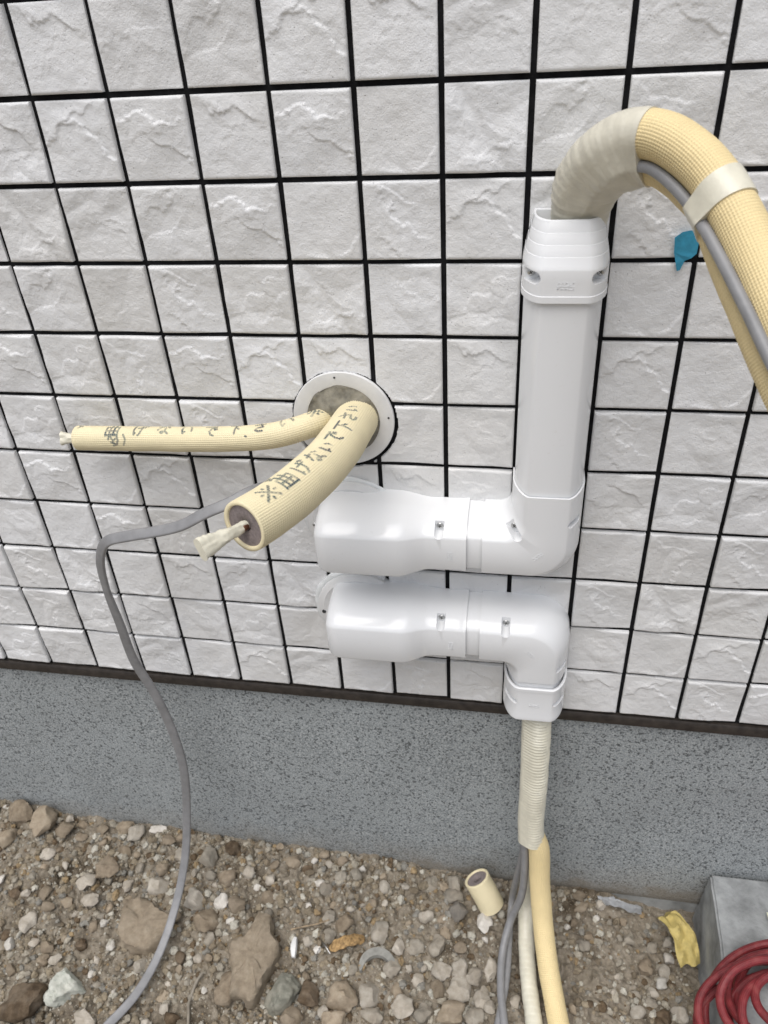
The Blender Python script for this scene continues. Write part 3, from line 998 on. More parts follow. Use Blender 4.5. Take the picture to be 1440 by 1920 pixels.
# ------------------------------------------------------------------ handwriting on the foam pipes
GL = {
    'kome': [[(.1, .1), (.9, .9)], [(.1, .9), (.9, .1)], [(.5, .92), (.5, .84)], [(.5, .08), (.5, .16)], [(.06, .5), (.14, .5)], [(.86, .5), (.94, .5)]],
    'kyoku': [[(.12, .68), (.12, .05)], [(.12, .68), (.88, .70), (.88, .05)], [(.12, .08), (.88, .08)], [(.12, .38), (.88, .38)], [(.37, .98), (.37, .08)], [(.62, .98), (.62, .08)]],
    'ge': [[(.12, .9), (.08, .5), (.14, .08), (.2, .2)], [(.34, .68), (.85, .72)], [(.62, .95), (.64, .5), (.58, .2), (.44, .02)], [(.82, .98), (.88, .86)], [(.94, 1.02), (1.0, .9)]],
    'na': [[(.08, .72), (.5, .78)], [(.34, .98), (.22, .6), (.08, .36)], [(.72, .84), (.9, .66)], [(.62, .58), (.62, .22), (.45, .08), (.3, .16), (.42, .28), (.7, .2), (.9, .06)]],
    'i': [[(.14, .82), (.14, .4), (.24, .16), (.36, .3)], [(.74, .76), (.86, .56), (.88, .36)]],
    'de': [[(.06, .84), (.88, .9), (.55, .66), (.42, .38), (.52, .14), (.74, .04)], [(.74, .62), (.8, .5)], [(.88, .66), (.94, .54)]],
    'shita': [[(.05, .86), (.95, .9)], [(.46, .88), (.46, .04)], [(.5, .6), (.74, .42)]],
    'sa': [[(.12, .66), (.86, .76)], [(.4, .98), (.56, .62), (.72, .4)], [(.72, .4), (.3, .34), (.16, .18), (.36, .06), (.66, .06)]],
    'ma': [[(.2, .8), (.8, .82)], [(.22, .58), (.78, .6)], [(.5, .98), (.5, .2), (.3, .1), (.28, .26), (.5, .28), (.8, .1)]],
    'ring': [[(.1, .5), (.2, .85), (.5, .98), (.8, .8), (.9, .45), (.75, .12), (.45, .02)], [(.3, .7), (.5, .4), (.72, .6)], [(.3, .3), (.6, .2)], [(1.3, .9), (1.5, .5), (1.3, .1)]],
}


def ink_field(S, Phi, R, segs, width, ds):
    """S (n,), Phi (m,) grids; segs in metres: (s, arc) polylines -> ink 0..1"""
    ink = np.zeros((len(S), len(Phi)), dtype=np.float32)
    arc = Phi * R
    for (s0, a0, s1, a1, wgt) in segs:
        lo, hi = min(s0, s1) - 2 * width, max(s0, s1) + 2 * width
        i0, i1 = np.searchsorted(S, lo), np.searchsorted(S, hi)
        if i1 <= i0: continue
        s = S[i0:i1, None]; a = arc[None, :]
        dx, dy = s1 - s0, a1 - a0
        L2 = dx * dx + dy * dy + 1e-12
        t = np.clip(((s - s0) * dx + (a - a0) * dy) / L2, 0, 1)
        d = np.hypot(s - s0 - t * dx, a - a0 - t * dy)
        ink[i0:i1] = np.maximum(ink[i0:i1], wgt * np.clip((width - d) / (width * 0.35), 0, 1))
    return ink


def text_segs(seq, s_start, phi0, R, size, adv, seed):
    """reads from the free end (large s) towards the wall; letter tops point to +phi"""
    r = random.Random(seed); out = []; s = s_start
    for gname, k in seq:
        g = GL[gname]; sz = size * k
        jy = r.uniform(-.1, .1) * size
        for st in g:
            wgt = r.uniform(.75, 1.0)
            for (x0, y0), (x1, y1) in zip(st, st[1:]):
                out.append((s - x0 * sz, phi0 * R + (y0 - .5) * sz + jy, s - x1 * sz, phi0 * R + (y1 - .5) * sz + jy, wgt))
        s -= adv * k
    return out


def waffle_pipe(name, pts, R, mat, parent, pitch=0.0032, res=4, amp=0.0010, segs=None, ink_w=0.0011, up=(0, 0, 1), open_end=True, lip=0.82, core=True):
    P, s = smooth_path(pts, ds=pitch / res)
    T, U, B = frames(P, up)
    nv = int(round(2 * math.pi * R / pitch)) * res
    phi = np.linspace(-np.pi, np.pi, nv, endpoint=False)
    cs = np.abs(np.cos(np.pi * s / pitch)) ** 5
    cv = np.abs(np.cos(phi * nv / res / 2)) ** 5
    groove = np.maximum(cs[:, None], cv[None, :])
    wob = 0.0006 * fbm(s[:, None] * 30, (np.cos(phi) * 1.5)[None, :], 71, 2)
    r = R - amp * groove + wob
    V = P[:, None] + r[..., None] * (np.cos(phi)[None, :, None] * U[:, None] + np.sin(phi)[None, :, None] * B[:, None])
    ink = np.zeros((len(s), nv))
    if segs:
        ink = ink_field(s, phi, R, segs, ink_w, pitch / res)
        ink *= np.clip(1.6 - groove * 1.0, 0, 1)
        ink *= np.clip(1.05 + 1.1 * fbm(s[:, None] * 160, (phi * R * 160)[None, :], 75, 2), 0.0, 1)
    V = V.reshape(-1, 3); F = grid_faces(len(s), nv, True)
    att = ink.reshape(-1)
    extra_v, extra_f = [], []
    n0 = (len(s) - 1) * nv
    # rounded lip and recessed core at the free end
    if open_end:
        b = len(V)
        rings = []
        for fr, off in ((0.985, .0008), (lip + .03, .0012), (lip, 0.0), (lip - .01, -.004)):
            rings.append(P[-1] + T[-1] * off + R * fr * (np.cos(phi)[:, None] * U[-1] + np.sin(phi)[:, None] * B[-1]))
        V = np.vstack([V] + rings)
        att = np.r_[att, np.zeros(nv * len(rings))]
        k = np.arange(nv); kn = (k + 1) % nv
        prev = n0
        for q in range(len(rings)):
            cur = b + q * nv
            F = np.vstack([F, np.stack([prev + k, prev + kn, cur + kn, cur + k], -1)]); prev = cur
    o = make(name, V, F, mat, parent, attrs={'ink': att})
    recalc(o.data)
    if open_end and core:
        n = 48; ph = np.linspace(0, 2 * np.pi, n, endpoint=False)
        rings = []
        for fr, off in ((lip + .005, -.0018), (.55, -.0012), (.24, -.002), (.20, -.006), (.19, -.03)):
            rings.append(P[-1] + T[-1] * off + R * fr * (np.cos(ph)[:, None] * U[-1] + np.sin(ph)[:, None] * B[-1]))
        c = make('foam_core', np.vstack(rings), grid_faces(len(rings), n, True), M['core'], parent); recalc(c.data)
        cp = [P[-1] - T[-1] * .05, P[-1] - T[-1] * .02, P[-1] + T[-1] * 0.004]
        tube('copper_pipe', cp, R * 0.17, M['copper'], parent, ds=.004, nv=16)
    return o, P, T, U, B


MSG = [('kome', 1.0), ('kyoku', 1.15), ('ge', .95), ('na', .95), ('i', .8), ('de', .95), ('shita', 1.0), ('sa', .95), ('i', .8)]
# thick pipe coming straight out at the viewer
root = empty('insulated_pipe', (-0.16, -0.2, 1.17)); tag(root, 'thick cream foam-insulated pipe with blue handwriting, cut end towards the viewer', 'pipe', 'insulated pipes from the wall sleeve')
thick = [(-0.130, 0.05, 1.166), (-0.1268, -0.005, 1.177), (-0.1245, -0.058, 1.190), (-0.1262, -0.1150, 1.1965), (-0.1365, -0.1746, 1.1990), (-0.1525, -0.2330, 1.2025), (-0.1700, -0.2810, 1.2060), (-0.1890, -0.3205, 1.2095)]
Pt, st_ = smooth_path(thick, ds=.002); Lt = st_[-1]
segs = text_segs(MSG, Lt - 0.022, math.radians(-14), 0.031, 0.025, 0.0310, 3)
segs += text_segs([('ma', 1)], Lt - 0.052, math.radians(22), 0.031, 0.013, 0.013, 4)
o, P, T, U, B = waffle_pipe('foam_jacket', thick, 0.031, M['foam'], root, segs=segs, ink_w=.0021)
e, t = P[-1], T[-1]
def taped_stub(parent, pts, R, seed, flat=True):
    r = np.random.default_rng(seed)
    def rf(s, a):
        L = s.max()
        k = 1.0 + .34 * fbm(s * 70 + a * .0, np.cos(a) * 1.6 + np.sin(a) * .9, seed, 3) + .05 * ((s / .006 + a * .16) % 1.0)
        fl = np.clip((s - L * .35) / (L * .65), 0, 1)
        return k * (1 + fl * (.38 * np.cos(2 * (a - .6)))) * (.62 + .45 * np.clip(s / L, 0, 1))
    o = tube('taped_end', pts, R, M['tape_l'], parent, ds=.0015, nv=28, rad_fn=rf)
    return o
taped_stub(root, [tuple(e - t * .004), (-0.1985, -0.333, 1.2095), (-0.2085, -0.350, 1.2115), (-0.2205, -0.371, 1.2135)], 0.0088, 5)

# thin pipe along the wall to the left
root = empty('insulated_pipe', (-0.35, -0.055, 1.14)); tag(root, 'thin cream foam-insulated pipe running left along the tiles, ivory taped tip', 'pipe', 'insulated pipes from the wall sleeve')
thin = [(-0.170, 0.05, 1.168), (-0.1735, -0.008, 1.1755), (-0.182, -0.036, 1.184), (-0.204, -0.053, 1.183), (-0.2385, -0.06, 1.176), (-0.3039, -0.058, 1.1673), (-0.4152, -0.05, 1.1586), (-0.5492, -0.045, 1.1526)]
Pt, st_ = smooth_path(thin, ds=.002); Lt = st_[-1]
segs = text_segs([('kyoku', 1.2), ('ge', 1), ('na', 1), ('i', 1), ('de', 1), ('shita', 1), ('sa', 1), ('i', 1), ('kome', .9)], Lt - 0.052, math.radians(-12), 0.0185, 0.021, 0.0385, 8)
segs += text_segs([('ring', 1)], Lt - 0.058, math.radians(-68), 0.0185, 0.020, 0.03, 9)
segs += [(Lt - .012, .002, Lt - .004, .006, .8), (Lt - .01, .004, Lt - .006, -.002, .8), (Lt - .28, -.018, Lt - .281, -.0185, 1)]
o, P, T, U, B = waffle_pipe('foam_jacket', thin, 0.0185, M['foam'], root, segs=segs, ink_w=.0019)
e, t = P[-1], T[-1]
taped_stub(root, [tuple(e - t * .004), tuple(e + t * .012), (-0.578, -0.045, 1.1515)], 0.0072, 6)

# ------------------------------------------------------------------ pipe bundle looping out of the end cap
root = empty('pipe_bundle', (0.20, -0.10, 1.46)); tag(root, 'bundle of yellow insulated pipes looping out of the end cap to the right', 'pipe bundle')
main = [(0.147, -0.026, 1.41), (0.147, -0.0265, 1.452), (0.1518, -0.042, 1.498), (0.1695, -0.070, 1.5325), (0.1975, -0.090, 1.5525), (0.2239, -0.11, 1.5546), (0.2499, -0.1312, 1.5433), (0.2709, -0.154, 1.5259), (0.2889, -0.1835, 1.5015), (0.3049, -0.2125, 1.4734), (0.3214, -0.2499, 1.4419), (0.3423, -0.2935, 1.4002), (0.372, -0.345, 1.352), (0.410, -0.405, 1.30)]
Pm, sm = smooth_path(main, ds=.002)
Tm = nrm(np.gradient(Pm, axis=0))
_k = sm / sm[-1]
Um = np.stack([np.interp(_k, [0, .12, .28, .42, .6, 1], c) for c in ((1, 1, .75, .25, -.35, -.7), (0, 0, -.1, -.15, -.15, -.1), (0, 0, -.6, -1, -.9, -.7))], -1)
side = 1
Um = nrm(Um - (Um * Tm).sum(1, keepdims=True) * Tm); Bm = np.cross(Tm, Um)
Lm = sm[-1]
R1, R2, OFF = 0.0235, 0.0190, 0.037


def hull_profile(r1, r2, off, n=26):
    pts = []
    be = math.acos((r1 - r2) / off)
    for k in range(n):
        a = be + (2 * math.pi - 2 * be) * k / (n - 1)
        pts.append((r1 * math.cos(a), r1 * math.sin(a)))
    for k in range(n):
        a = -be + 2 * be * k / (n - 1)
        pts.append((off + r2 * math.cos(a), r2 * math.sin(a)))
    return np.array(pts)


s_tape = 0.202
it = np.searchsorted(sm, s_tape)
RC = 0.0058
side = -1 if (Bm[it] * (np.array(cam.location) - Pm[it])).sum() < 0 else 1
lowU = np.interp(sm, [0, .06, .15, .20, .34, Lm], [.026, .028, .036, .036, .030, .017])
lowB = -side * np.interp(sm, [0, .15, .20, .34, Lm], [0, 0, .002, .010, .016])
cabU = np.interp(sm, [0, .06, .16, .27, .34, Lm], [.010, .012, .0215, .0225, .0190, .0100]); cabB = side * np.interp(sm, [0, .05, .09, .16, .21, .34, Lm], [.006, .012, .022, .022, .0180, .0200, .0265])


def hull3(circles, n=84):
    pts = []
    for cu, cb, r in circles:
        for k in range(40):
            a = 2 * math.pi * k / 40; pts.append((cu + r * math.cos(a), cb + r * math.sin(a)))
    pts = sorted(set(pts))
    def half(seq):
        h = []
        for p in seq:
            while len(h) > 1 and (h[-1][0] - h[-2][0]) * (p[1] - h[-2][1]) - (h[-1][1] - h[-2][1]) * (p[0] - h[-2][0]) <= 0: h.pop()
            h.append(p)
        return h[:-1]
    H = np.array(half(pts) + half(pts[::-1]))
    c = np.array([circles[0][0] * .5 + circles[1][0] * .5, circles[0][1] * .5 + circles[1][1] * .5])
    d = H - c; ang = np.arctan2(d[:, 1], d[:, 0]); rad = np.hypot(d[:, 0], d[:, 1])
    o = np.argsort(ang); ang = ang[o]; rad = rad[o]
    # fine polygon sampling in angle (straight edges kept)
    aa = np.r_[ang, ang[0] + 2 * np.pi]; X = np.r_[rad * np.cos(ang), rad[0] * np.cos(ang[0])]; Y = np.r_[rad * np.sin(ang), rad[0] * np.sin(ang[0])]
    out = []
    for t in np.linspace(-math.pi, math.pi, n, endpoint=False):
        tt = t if t >= aa[0] else t + 2 * math.pi
        i = min(max(np.searchsorted(aa, tt) - 1, 0), len(aa) - 2)
        x0, y0, x1, y1 = X[i], Y[i], X[i + 1], Y[i + 1]
        ct, st = math.cos(t), math.sin(t)
        den = (x1 - x0) * st - (y1 - y0) * ct
        r = (x1 * y0 - x0 * y1) / den if abs(den) > 1e-12 else math.hypot(x0, y0)
        r = abs(r)
        out.append((c[0] + r * ct, c[1] + r * st))
    return np.array(out)


shr = np.interp(sm, [0, .045, .09], [.0062, .0055, 0])
hpv = np.array([hull3([(0, 0, R1 + .0012 - shr[i]), (lowU[i], lowB[i], R2 + .0012 - shr[i] * .6), (cabU[i], cabB[i], RC + .0012)]) for i in range(it)])
nprof = hpv.shape[1]
wr = np.zeros((it, nprof))
ss = sm[:it, None]; kk = np.linspace(0, 2 * np.pi, nprof)[None]
cn = hpv.mean(1, keepdims=True); rel = hpv - cn
wr = 1 + 0.040 * (((ss * 1.0 + kk * 0.0022) / 0.0125) % 1.0 - .5) * (0.55 + 0.9 * fbm(ss * 30, kk * .8, 80, 2)) + 0.040 * fbm(ss * 150, kk * 1.1, 81, 3) * np.clip(fbm(ss * 22, kk * .9, 82, 2) * 3 + .5, 0.15, 1)
prof = cn + rel * wr[..., None]
sweep('tape_wrap', Pm[:it], Tm[:it], Um[:it], Bm[:it], prof, M['tape'], root)
low = Pm + Um * lowU[:, None] + Bm * lowB[:, None]
i2 = it - 8
waffle_pipe('foam_jacket', Pm[i2::6], R1, M['foam2'], root, pitch=0.0032, res=4, amp=.0011, open_end=False)
waffle_pipe('foam_jacket', low[i2::6], R2, M['foam2'], root, pitch=0.0032, res=4, amp=.0011, open_end=False)
# tape band round both pipes
b0, b1 = np.searchsorted(sm, 0.292), np.searchsorted(sm, 0.322)
hp2 = np.array([hull3([(0, 0, R1 + .0012), (lowU[i], lowB[i], R2 + .0012), (cabU[i], cabB[i], RC + .0012)]) for i in range(b0, b1)])
wv = 1 + 0.008 * fbm(sm[b0:b1, None] * 120, kk * 1.2, 83, 3)
cn2 = hp2.mean(1, keepdims=True)
sweep('tape_band', Pm[b0:b1], Tm[b0:b1], Um[b0:b1], Bm[b0:b1], cn2 + (hp2 - cn2) * wv[..., None], M['tape_l'], root)
# control cable lying in the groove on the viewer's side
cab = Pm + Um * cabU[:, None] + Bm * cabB[:, None]
tube('control_cable', cab[it - 5::12], RC, M['cable'], root, ds=.004, nv=20)

# ------------------------------------------------------------------ pipes leaving the bottom coupling
root = empty('pipe_bundle', (0.18, -0.12, 0.02)); tag(root, 'ivory taped pipe bundle hanging from the coupling collar down to the soil', 'pipe bundle')
lowm = [(0.158, -0.040, 0.70), (0.1605, -0.043, 0.63), (0.163, -0.05, 0.5503), (0.165, -0.06, 0.4567), (0.1656, -0.07, 0.3555), (0.1690, -0.079, 0.305)]
P, s = smooth_path(lowm, ds=.0012); T, U, B = frames(P, up=(-1, 0, 0))
pf = hull_profile(0.0212, 0.0125, 0.016)
cn = pf.mean(0)
kk = np.linspace(0, 2 * np.pi, len(pf))[None]; ss = s[:, None]
rg = 1 + (0.050 * np.exp(-(ss / .26) ** 2) + .014) * np.sin(6.283 * (ss + kk * .0014 + .004 * fbm(ss * 18, kk * .5, 86, 2)) / .0070) * (0.45 + .55 * np.cos(kk - 2.1)) * (1 + 1.2 * fbm(ss * 25, kk * .7, 85, 2)) + .03 * fbm(ss * 40, kk * 1.3, 87, 3)
sweep('tape_wrap', P, T, U, B, cn[None, None] + (pf - cn)[None] * rg[..., None], M['tape_l'], root)
waffle_pipe('foam_jacket', [(0.1700, -0.075, 0.32), (0.1804, -0.082, 0.289), (0.1871, -0.1, 0.2086), (0.1966, -0.135, 0.1358), (0.2091, -0.19, 0.0819), (0.2263, -0.2532, 0.042), (0.236, -0.2965, 0.033), (0.250, -0.40, 0.03), (0.27, -0.55, 0.03)], 0.0205, M['foam2'], root, pitch=.0038, res=4, amp=.0012, open_end=False)
tl = [(0.1620, -0.060, 0.31), (0.1631, -0.055, 0.2607), (0.1663, -0.058, 0.1546), (0.1676, -0.0702, 0.06), (0.1692, -0.1232, 0.032), (0.1761, -0.206, 0.024), (0.1884, -0.2917, 0.022), (0.20, -0.42, 0.022), (0.21, -0.55, 0.022)]
tube('taped_pipe', tl, 0.0165, M['tape_l'], root, ds=.0012, nv=28,
     rad_fn=lambda s, a: 1 + .03 * (((s + a * .0014) / .012) % 1.0 - .5) + .02 * np.sin(s * 130 + a * 2))
tube('control_cable', [(0.1560, -0.075, 0.315), (0.1536, -0.077, 0.2904), (0.1565, -0.086, 0.2336), (0.1540, -0.1, 0.1418), (0.1353, -0.1149, 0.07), (0.1218, -0.1673, 0.038), (0.1218, -0.2369, 0.030), (0.1332, -0.3096, 0.024), (0.14, -0.45, 0.02)], 0.0078, M['cable'], root, ds=.004)
tube('control_cable', [(0.154, -0.064, 0.31), (0.152, -0.062, 0.2291), (0.1433, -0.06, 0.1292), (0.1370, -0.0639, 0.05), (0.1345, -0.1276, 0.03), (0.1320, -0.2106, 0.022), (0.1161, -0.3099, 0.018), (0.10, -0.45, 0.015)], 0.0072, M['cable'], root, ds=.004)

# ------------------------------------------------------------------ flat grey cable on the left
fc = [(-0.165, -0.010, 1.128), (-0.2049, -0.028, 1.1044), (-0.2448, -0.06, 1.0956), (-0.2727, -0.09, 1.0996), (-0.2994, -0.11, 1.0921), (-0.3345, -0.12, 1.0793), (-0.3737, -0.125, 1.0587), (-0.4186, -0.125, 1.0442), (-0.4638, -0.125, 1.0333), (-0.5058, -0.12, 1.016), (-0.5335, -0.11, 0.9728), (-0.5481, -0.1, 0.9064), (-0.5523, -0.09, 0.8143), (-0.5563, -0.08, 0.7139), (-0.5404, -0.075, 0.6269), (-0.5284, -0.075, 0.5156), (-0.527, -0.08, 0.4162), (-0.5442, -0.09, 0.2852), (-0.560, -0.125, 0.165), (-0.574, -0.185, 0.085), (-0.5849, -0.2708, 0.046), (-0.6043, -0.3496, 0.036), (-0.6428, -0.4165, 0.03), (-0.70, -0.52, 0.026)]
P, s = smooth_path(fc, ds=.003)
T = nrm(np.gradient(P, axis=0))
# the broad side faces the viewer on the free run and turns edge-on near the soil
V0 = np.array(cam.location)[None] * 0 + np.array([0.12, -0.75, 0.55])[None]
Uc = nrm(V0 - (V0 * T).sum(1, keepdims=True) * T); Bc = np.cross(T, Uc)
Ltot = s[-1]
tw = np.interp(s / Ltot, [0, .18, .24, .30, .36, .55, .66, .76, .9, 1], [0.2, .3, .1, .55, .15, .0, .0, .1, .2, .2])[:, None]
Uf = np.cos(tw) * Uc + np.sin(tw) * Bc; Bf = np.cross(T, Uf)
o = sweep('flat_cable', P, T, Uf, Bf, ribbon_profile(0.0178, 0.0062), M['cable'])
tag(o, 'flat grey cable hanging from behind the thick pipe down onto the soil', 'cable')

# ------------------------------------------------------------------ scrap of blue tape on a tile
sh = [(0.2715, 1.4285), (0.2795, 1.4345), (0.2885, 1.4365), (0.2985, 1.4345), (0.2995, 1.4250), (0.2990, 1.4100), (0.2935, 1.4045), (0.2870, 1.4015), (0.2830, 1.3905), (0.2795, 1.3895), (0.2770, 1.3985), (0.2735, 1.4110)]
bm = bmesh.new()
vs = [bm.verts.new((x, -0.0062 - 0.0022 * (vnoise(x * 160, z * 160, 5) + .3), z)) for x, z in sh]
f = bm.faces.new(vs)
r_ = bmesh.ops.extrude_face_region(bm, geom=[f])
bmesh.ops.translate(bm, verts=[v for v in r_['geom'] if isinstance(v, bmesh.types.BMVert)], vec=(0, 0.0004, 0))
bmesh.ops.triangulate(bm, faces=bm.faces)
me = bpy.data.meshes.new('masking_tape'); bm.to_mesh(me); bm.free(); recalc(me); me.materials.append(M['blue'])
o = link('masking_tape', me); tag(o, 'torn scrap of blue masking tape stuck on a tile', 'tape')

# ------------------------------------------------------------------ concrete block and red hose
bm = bmesh.new()
zt = 0.136
bot = [(0.512, -0.31, -0.06), (0.96, -0.31, -0.06), (0.96, 0.006, -0.06), (0.530, 0.006, -0.06)]
top = [(0.526, -0.29, zt), (0.945, -0.29, zt), (0.945, 0.002, zt), (0.538, 0.002, zt)]
b = [bm.verts.new(v) for v in bot]; t = [bm.verts.new(v) for v in top]
bm.faces.new(b[::-1]); bm.faces.new(t)
for k in range(4): bm.faces.new((b[k], b[(k + 1) % 4], t[(k + 1) % 4], t[k]))
bmesh.ops.bevel(bm, geom=bm.edges[:], offset=0.004, segments=2, affect='EDGES')
bmesh.ops.subdivide_edges(bm, edges=[e for e in bm.edges if e.calc_length() > .05], cuts=12, use_grid_fill=True)
bmesh.ops.triangulate(bm, faces=[f for f in bm.faces if len(f.verts) > 4])
for v in bm.verts:
    v.co.z += 0.0016 * float(fbm(v.co.x * 40, v.co.y * 40, 91, 3)); v.co.x += 0.0016 * float(fbm(v.co.y * 40, v.co.z * 40, 92, 3))
M['block'] = simple('cast_concrete', (0.285, 0.295, 0.295), 0.8, 18, 0.22, 160, 0.6, 0.003)
me = bpy.data.meshes.new('concrete_block'); bm.to_mesh(me); bm.free(); recalc(me); me.materials.append(M['block'])
me.polygons.foreach_set('use_smooth', [True] * len(me.polygons)); me.set_sharp_from_angle(angle=math.radians(35))
o = link('concrete_block', me); tag(o, 'grey concrete block against the foundation, under the red hose', 'block')

pts = []
rh = random.Random(12)
nl = 9
for i in range(nl * 14 + 1):
    a = 2 * math.pi * i / 14
    k = i / 14
    j = math.sin(k * 2.4) * .5 + math.sin(k * 5.1 + 1) * .5
    rx = 0.168 + 0.020 * math.sin(k * 1.9 + .5) - 0.006 * k
    ry = 0.125 + 0.018 * math.sin(k * 2.7 + 1.2) - 0.006 * k
    cx = 0.645 + 0.022 * math.sin(k * 3.3); cy = -0.285 + 0.016 * math.sin(k * 2.2 + 2)
    x = cx + rx * math.cos(a + .2); y = cy + ry * math.sin(a + .2)
    z = zt + 0.010 + 0.0095 * k + 0.006 * j - max(0, 0.53 - x) * 0.32 + 0.010 * math.sin(a * 1 + k * 1.7)
    z = max(z, zt + .0085) if x > .52 else z
    pts.append((x, y, z))
pts = [(0.93, -0.22, zt + .009), (0.80, -0.36, zt - .02)][:0] + pts + [(0.86, -0.20, zt + .05), (0.99, -0.26, zt + .02)]
m_red, nt, p = new_mat('red_hose_rubber_lined')
uvn = nt.nodes.new('ShaderNodeUVMap'); sep = nt.nodes.new('ShaderNodeSeparateXYZ'); nt.links.new(uvn.outputs[0], sep.inputs[0])
mm = nt.nodes.new('ShaderNodeMath'); mm.operation = 'MULTIPLY'; mm.inputs[1].default_value = 2100; nt.links.new(sep.outputs['Y'], mm.inputs[0])
sn = nt.nodes.new('ShaderNodeMath'); sn.operation = 'SINE'; nt.links.new(mm.outputs[0], sn.inputs[0])
pos = wpos(nt)
c1 = ramp(nt, noise(nt, pos, 60, 4), [(0.3, (0.125, 0.011, 0.015)), (0.55, (0.205, 0.020, 0.026)), (0.75, (0.25, 0.052, 0.05))])
c2 = mixc(nt, ramp(nt, sn.outputs[0], [(0.80, (0, 0, 0)), (0.97, (.4, .4, .4))]), c1, (0.34, 0.13, 0.11))
nt.links.new(c2, p.inputs['Base Color']); p.inputs['Roughness'].default_value = 0.45
bump(nt, p, sn.outputs[0], 0.25, 0.0006)
o = tube('air_hose', pts, 0.0074, m_red, None, ds=.004, nv=24); tag(o, 'coiled red rubber air hose lying on the concrete block', 'hose')


# ------------------------------------------------------------------ thin crumpled sheets
def crumple(name, outline_fn, nu, nv, mat, loc, label, cat, thick=0.0005, group=None):
    u = np.linspace(0, 1, nu); v = np.linspace(0, 1, nv)
    UU, VV_ = np.meshgrid(u, v, indexing='ij')
    Pp = outline_fn(UU, VV_)
    Vt = Pp.reshape(-1, 3); n = len(Vt)
    Ft = grid_faces(nu, nv)
    me = mesh_data(name, Vt, Ft, mat, sharp=22)
    bm = bmesh.new(); bm.from_mesh(me)
    bmesh.ops.solidify(bm, geom=bm.faces[:], thickness=thick)
    bm.to_mesh(me); bm.free()
    me.set_sharp_from_angle(angle=math.radians(22))
    o = link(name, me); tag(o, label, cat, group)
    return o


def paper_fn(u, v):
    # folded strip: starts against the soil, folds over, drops beside the block
    cx = np.interp(u, [0, .25, .55, 1], [0.455, 0.468, 0.488, 0.497]); cy = np.interp(u, [0, .25, .55, 1], [-0.036, -0.050, -0.085, -0.132])
    cz = np.interp(u, [0, .12, .25, .4, .7, 1], [0.012, 0.034, 0.036, 0.044, 0.032, 0.018])
    wx, wy = np.interp(u, [0, 1], [0.75, 0.95]), np.interp(u, [0, 1], [0.55, 0.25])
    hw = np.interp(u, [0, .12, .3, .7, 1], [0.017, 0.025, 0.027, 0.027, 0.022])
    q = (v - .5) * 2 * hw
    fold = 0.012 * np.abs(((u * 3.1 + v * 1.4) % 1.0) - .5) + 0.008 * np.abs(((u * 1.7 - v * 2.2) % 1.0) - .5)
    return np.stack([cx + wx * q, cy + wy * q + .004 * np.sin(v * 9 + u * 5), cz + fold - 0.25 * (v - .5) * hw + .003 * vnoise(u * 7, v * 7, 3)], -1)


crumple('paper_scrap', paper_fn, 26, 14, M['paper'], None, 'crumpled yellow paper scrap on the soil beside the concrete block', 'paper')


def lab_fn(u, v):
    return np.stack([0.628 + u * .05 + .01 * v, -0.072 - v * .055 + .01 * u, zt + .004 + .016 * np.abs(((u * 1.5 + v * 2.3) % 1) - .5) + .010 * v * (1 - u)], -1)


crumple('paper_scrap', lab_fn, 12, 12, M['paper2'], None, 'pale crumpled paper scrap on top of the concrete block at the right edge', 'paper')


def film_fn(u, v):
    x = 0.322 + 0.094 * u
    zz = np.interp(u, [0, .25, .55, .8, 1], [-0.006, 0.008, 0.006, -0.012, -0.024])
    return np.stack([x + .004 * v, -0.004 - 0.009 * v + .004 * vnoise(u * 9, v * 4, 8) - .010 * np.sin(u * 3.1), zz + 0.016 * (1 - v) + .006 * vnoise(u * 12, v * 5, 6) + .006 * np.sin(v * 3.1)], -1)


crumple('plastic_scrap', film_fn, 26, 8, M['film'], None, 'torn pale plastic film scrap at the foot of the foundation', 'plastic scrap')

# ------------------------------------------------------------------ foam offcut on the soil
root = empty('foam_offcut', (0.085, -0.05, 0.005)); tag(root, 'short cream foam pipe offcut with grey core standing tilted on the soil', 'foam offcut')
a0 = np.array([0.095, -0.062, 0.020]); a1 = np.array([0.060, -0.040, 0.082])
waffle_pipe('foam_jacket', [a0, (a0 + a1) / 2 + (.001, -.001, 0), a1], 0.0285, M['foam'], root, pitch=.003, res=3, amp=.0003, up=(1, 0, 0), lip=.80, segs=text_segs([('de', 1), ('i', 1)], 0.05, math.radians(190), .0255, .009, .012, 3), ink_w=.0007)
for c in list(root.children):
    if c.name.startswith('copper_pipe'): bpy.data.objects.remove(c)
V, F = [], []
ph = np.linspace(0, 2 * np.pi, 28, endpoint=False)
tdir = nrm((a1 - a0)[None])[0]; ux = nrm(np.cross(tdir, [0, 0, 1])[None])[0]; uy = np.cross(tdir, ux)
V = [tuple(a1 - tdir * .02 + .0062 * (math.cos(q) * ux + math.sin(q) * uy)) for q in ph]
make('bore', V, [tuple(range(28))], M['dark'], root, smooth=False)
V = [tuple(a0 + .0255 * (math.cos(q) * ux + math.sin(q) * uy)) for q in ph]
make('bottom_face', V, [tuple(range(28))], M['core'], root, smooth=False)

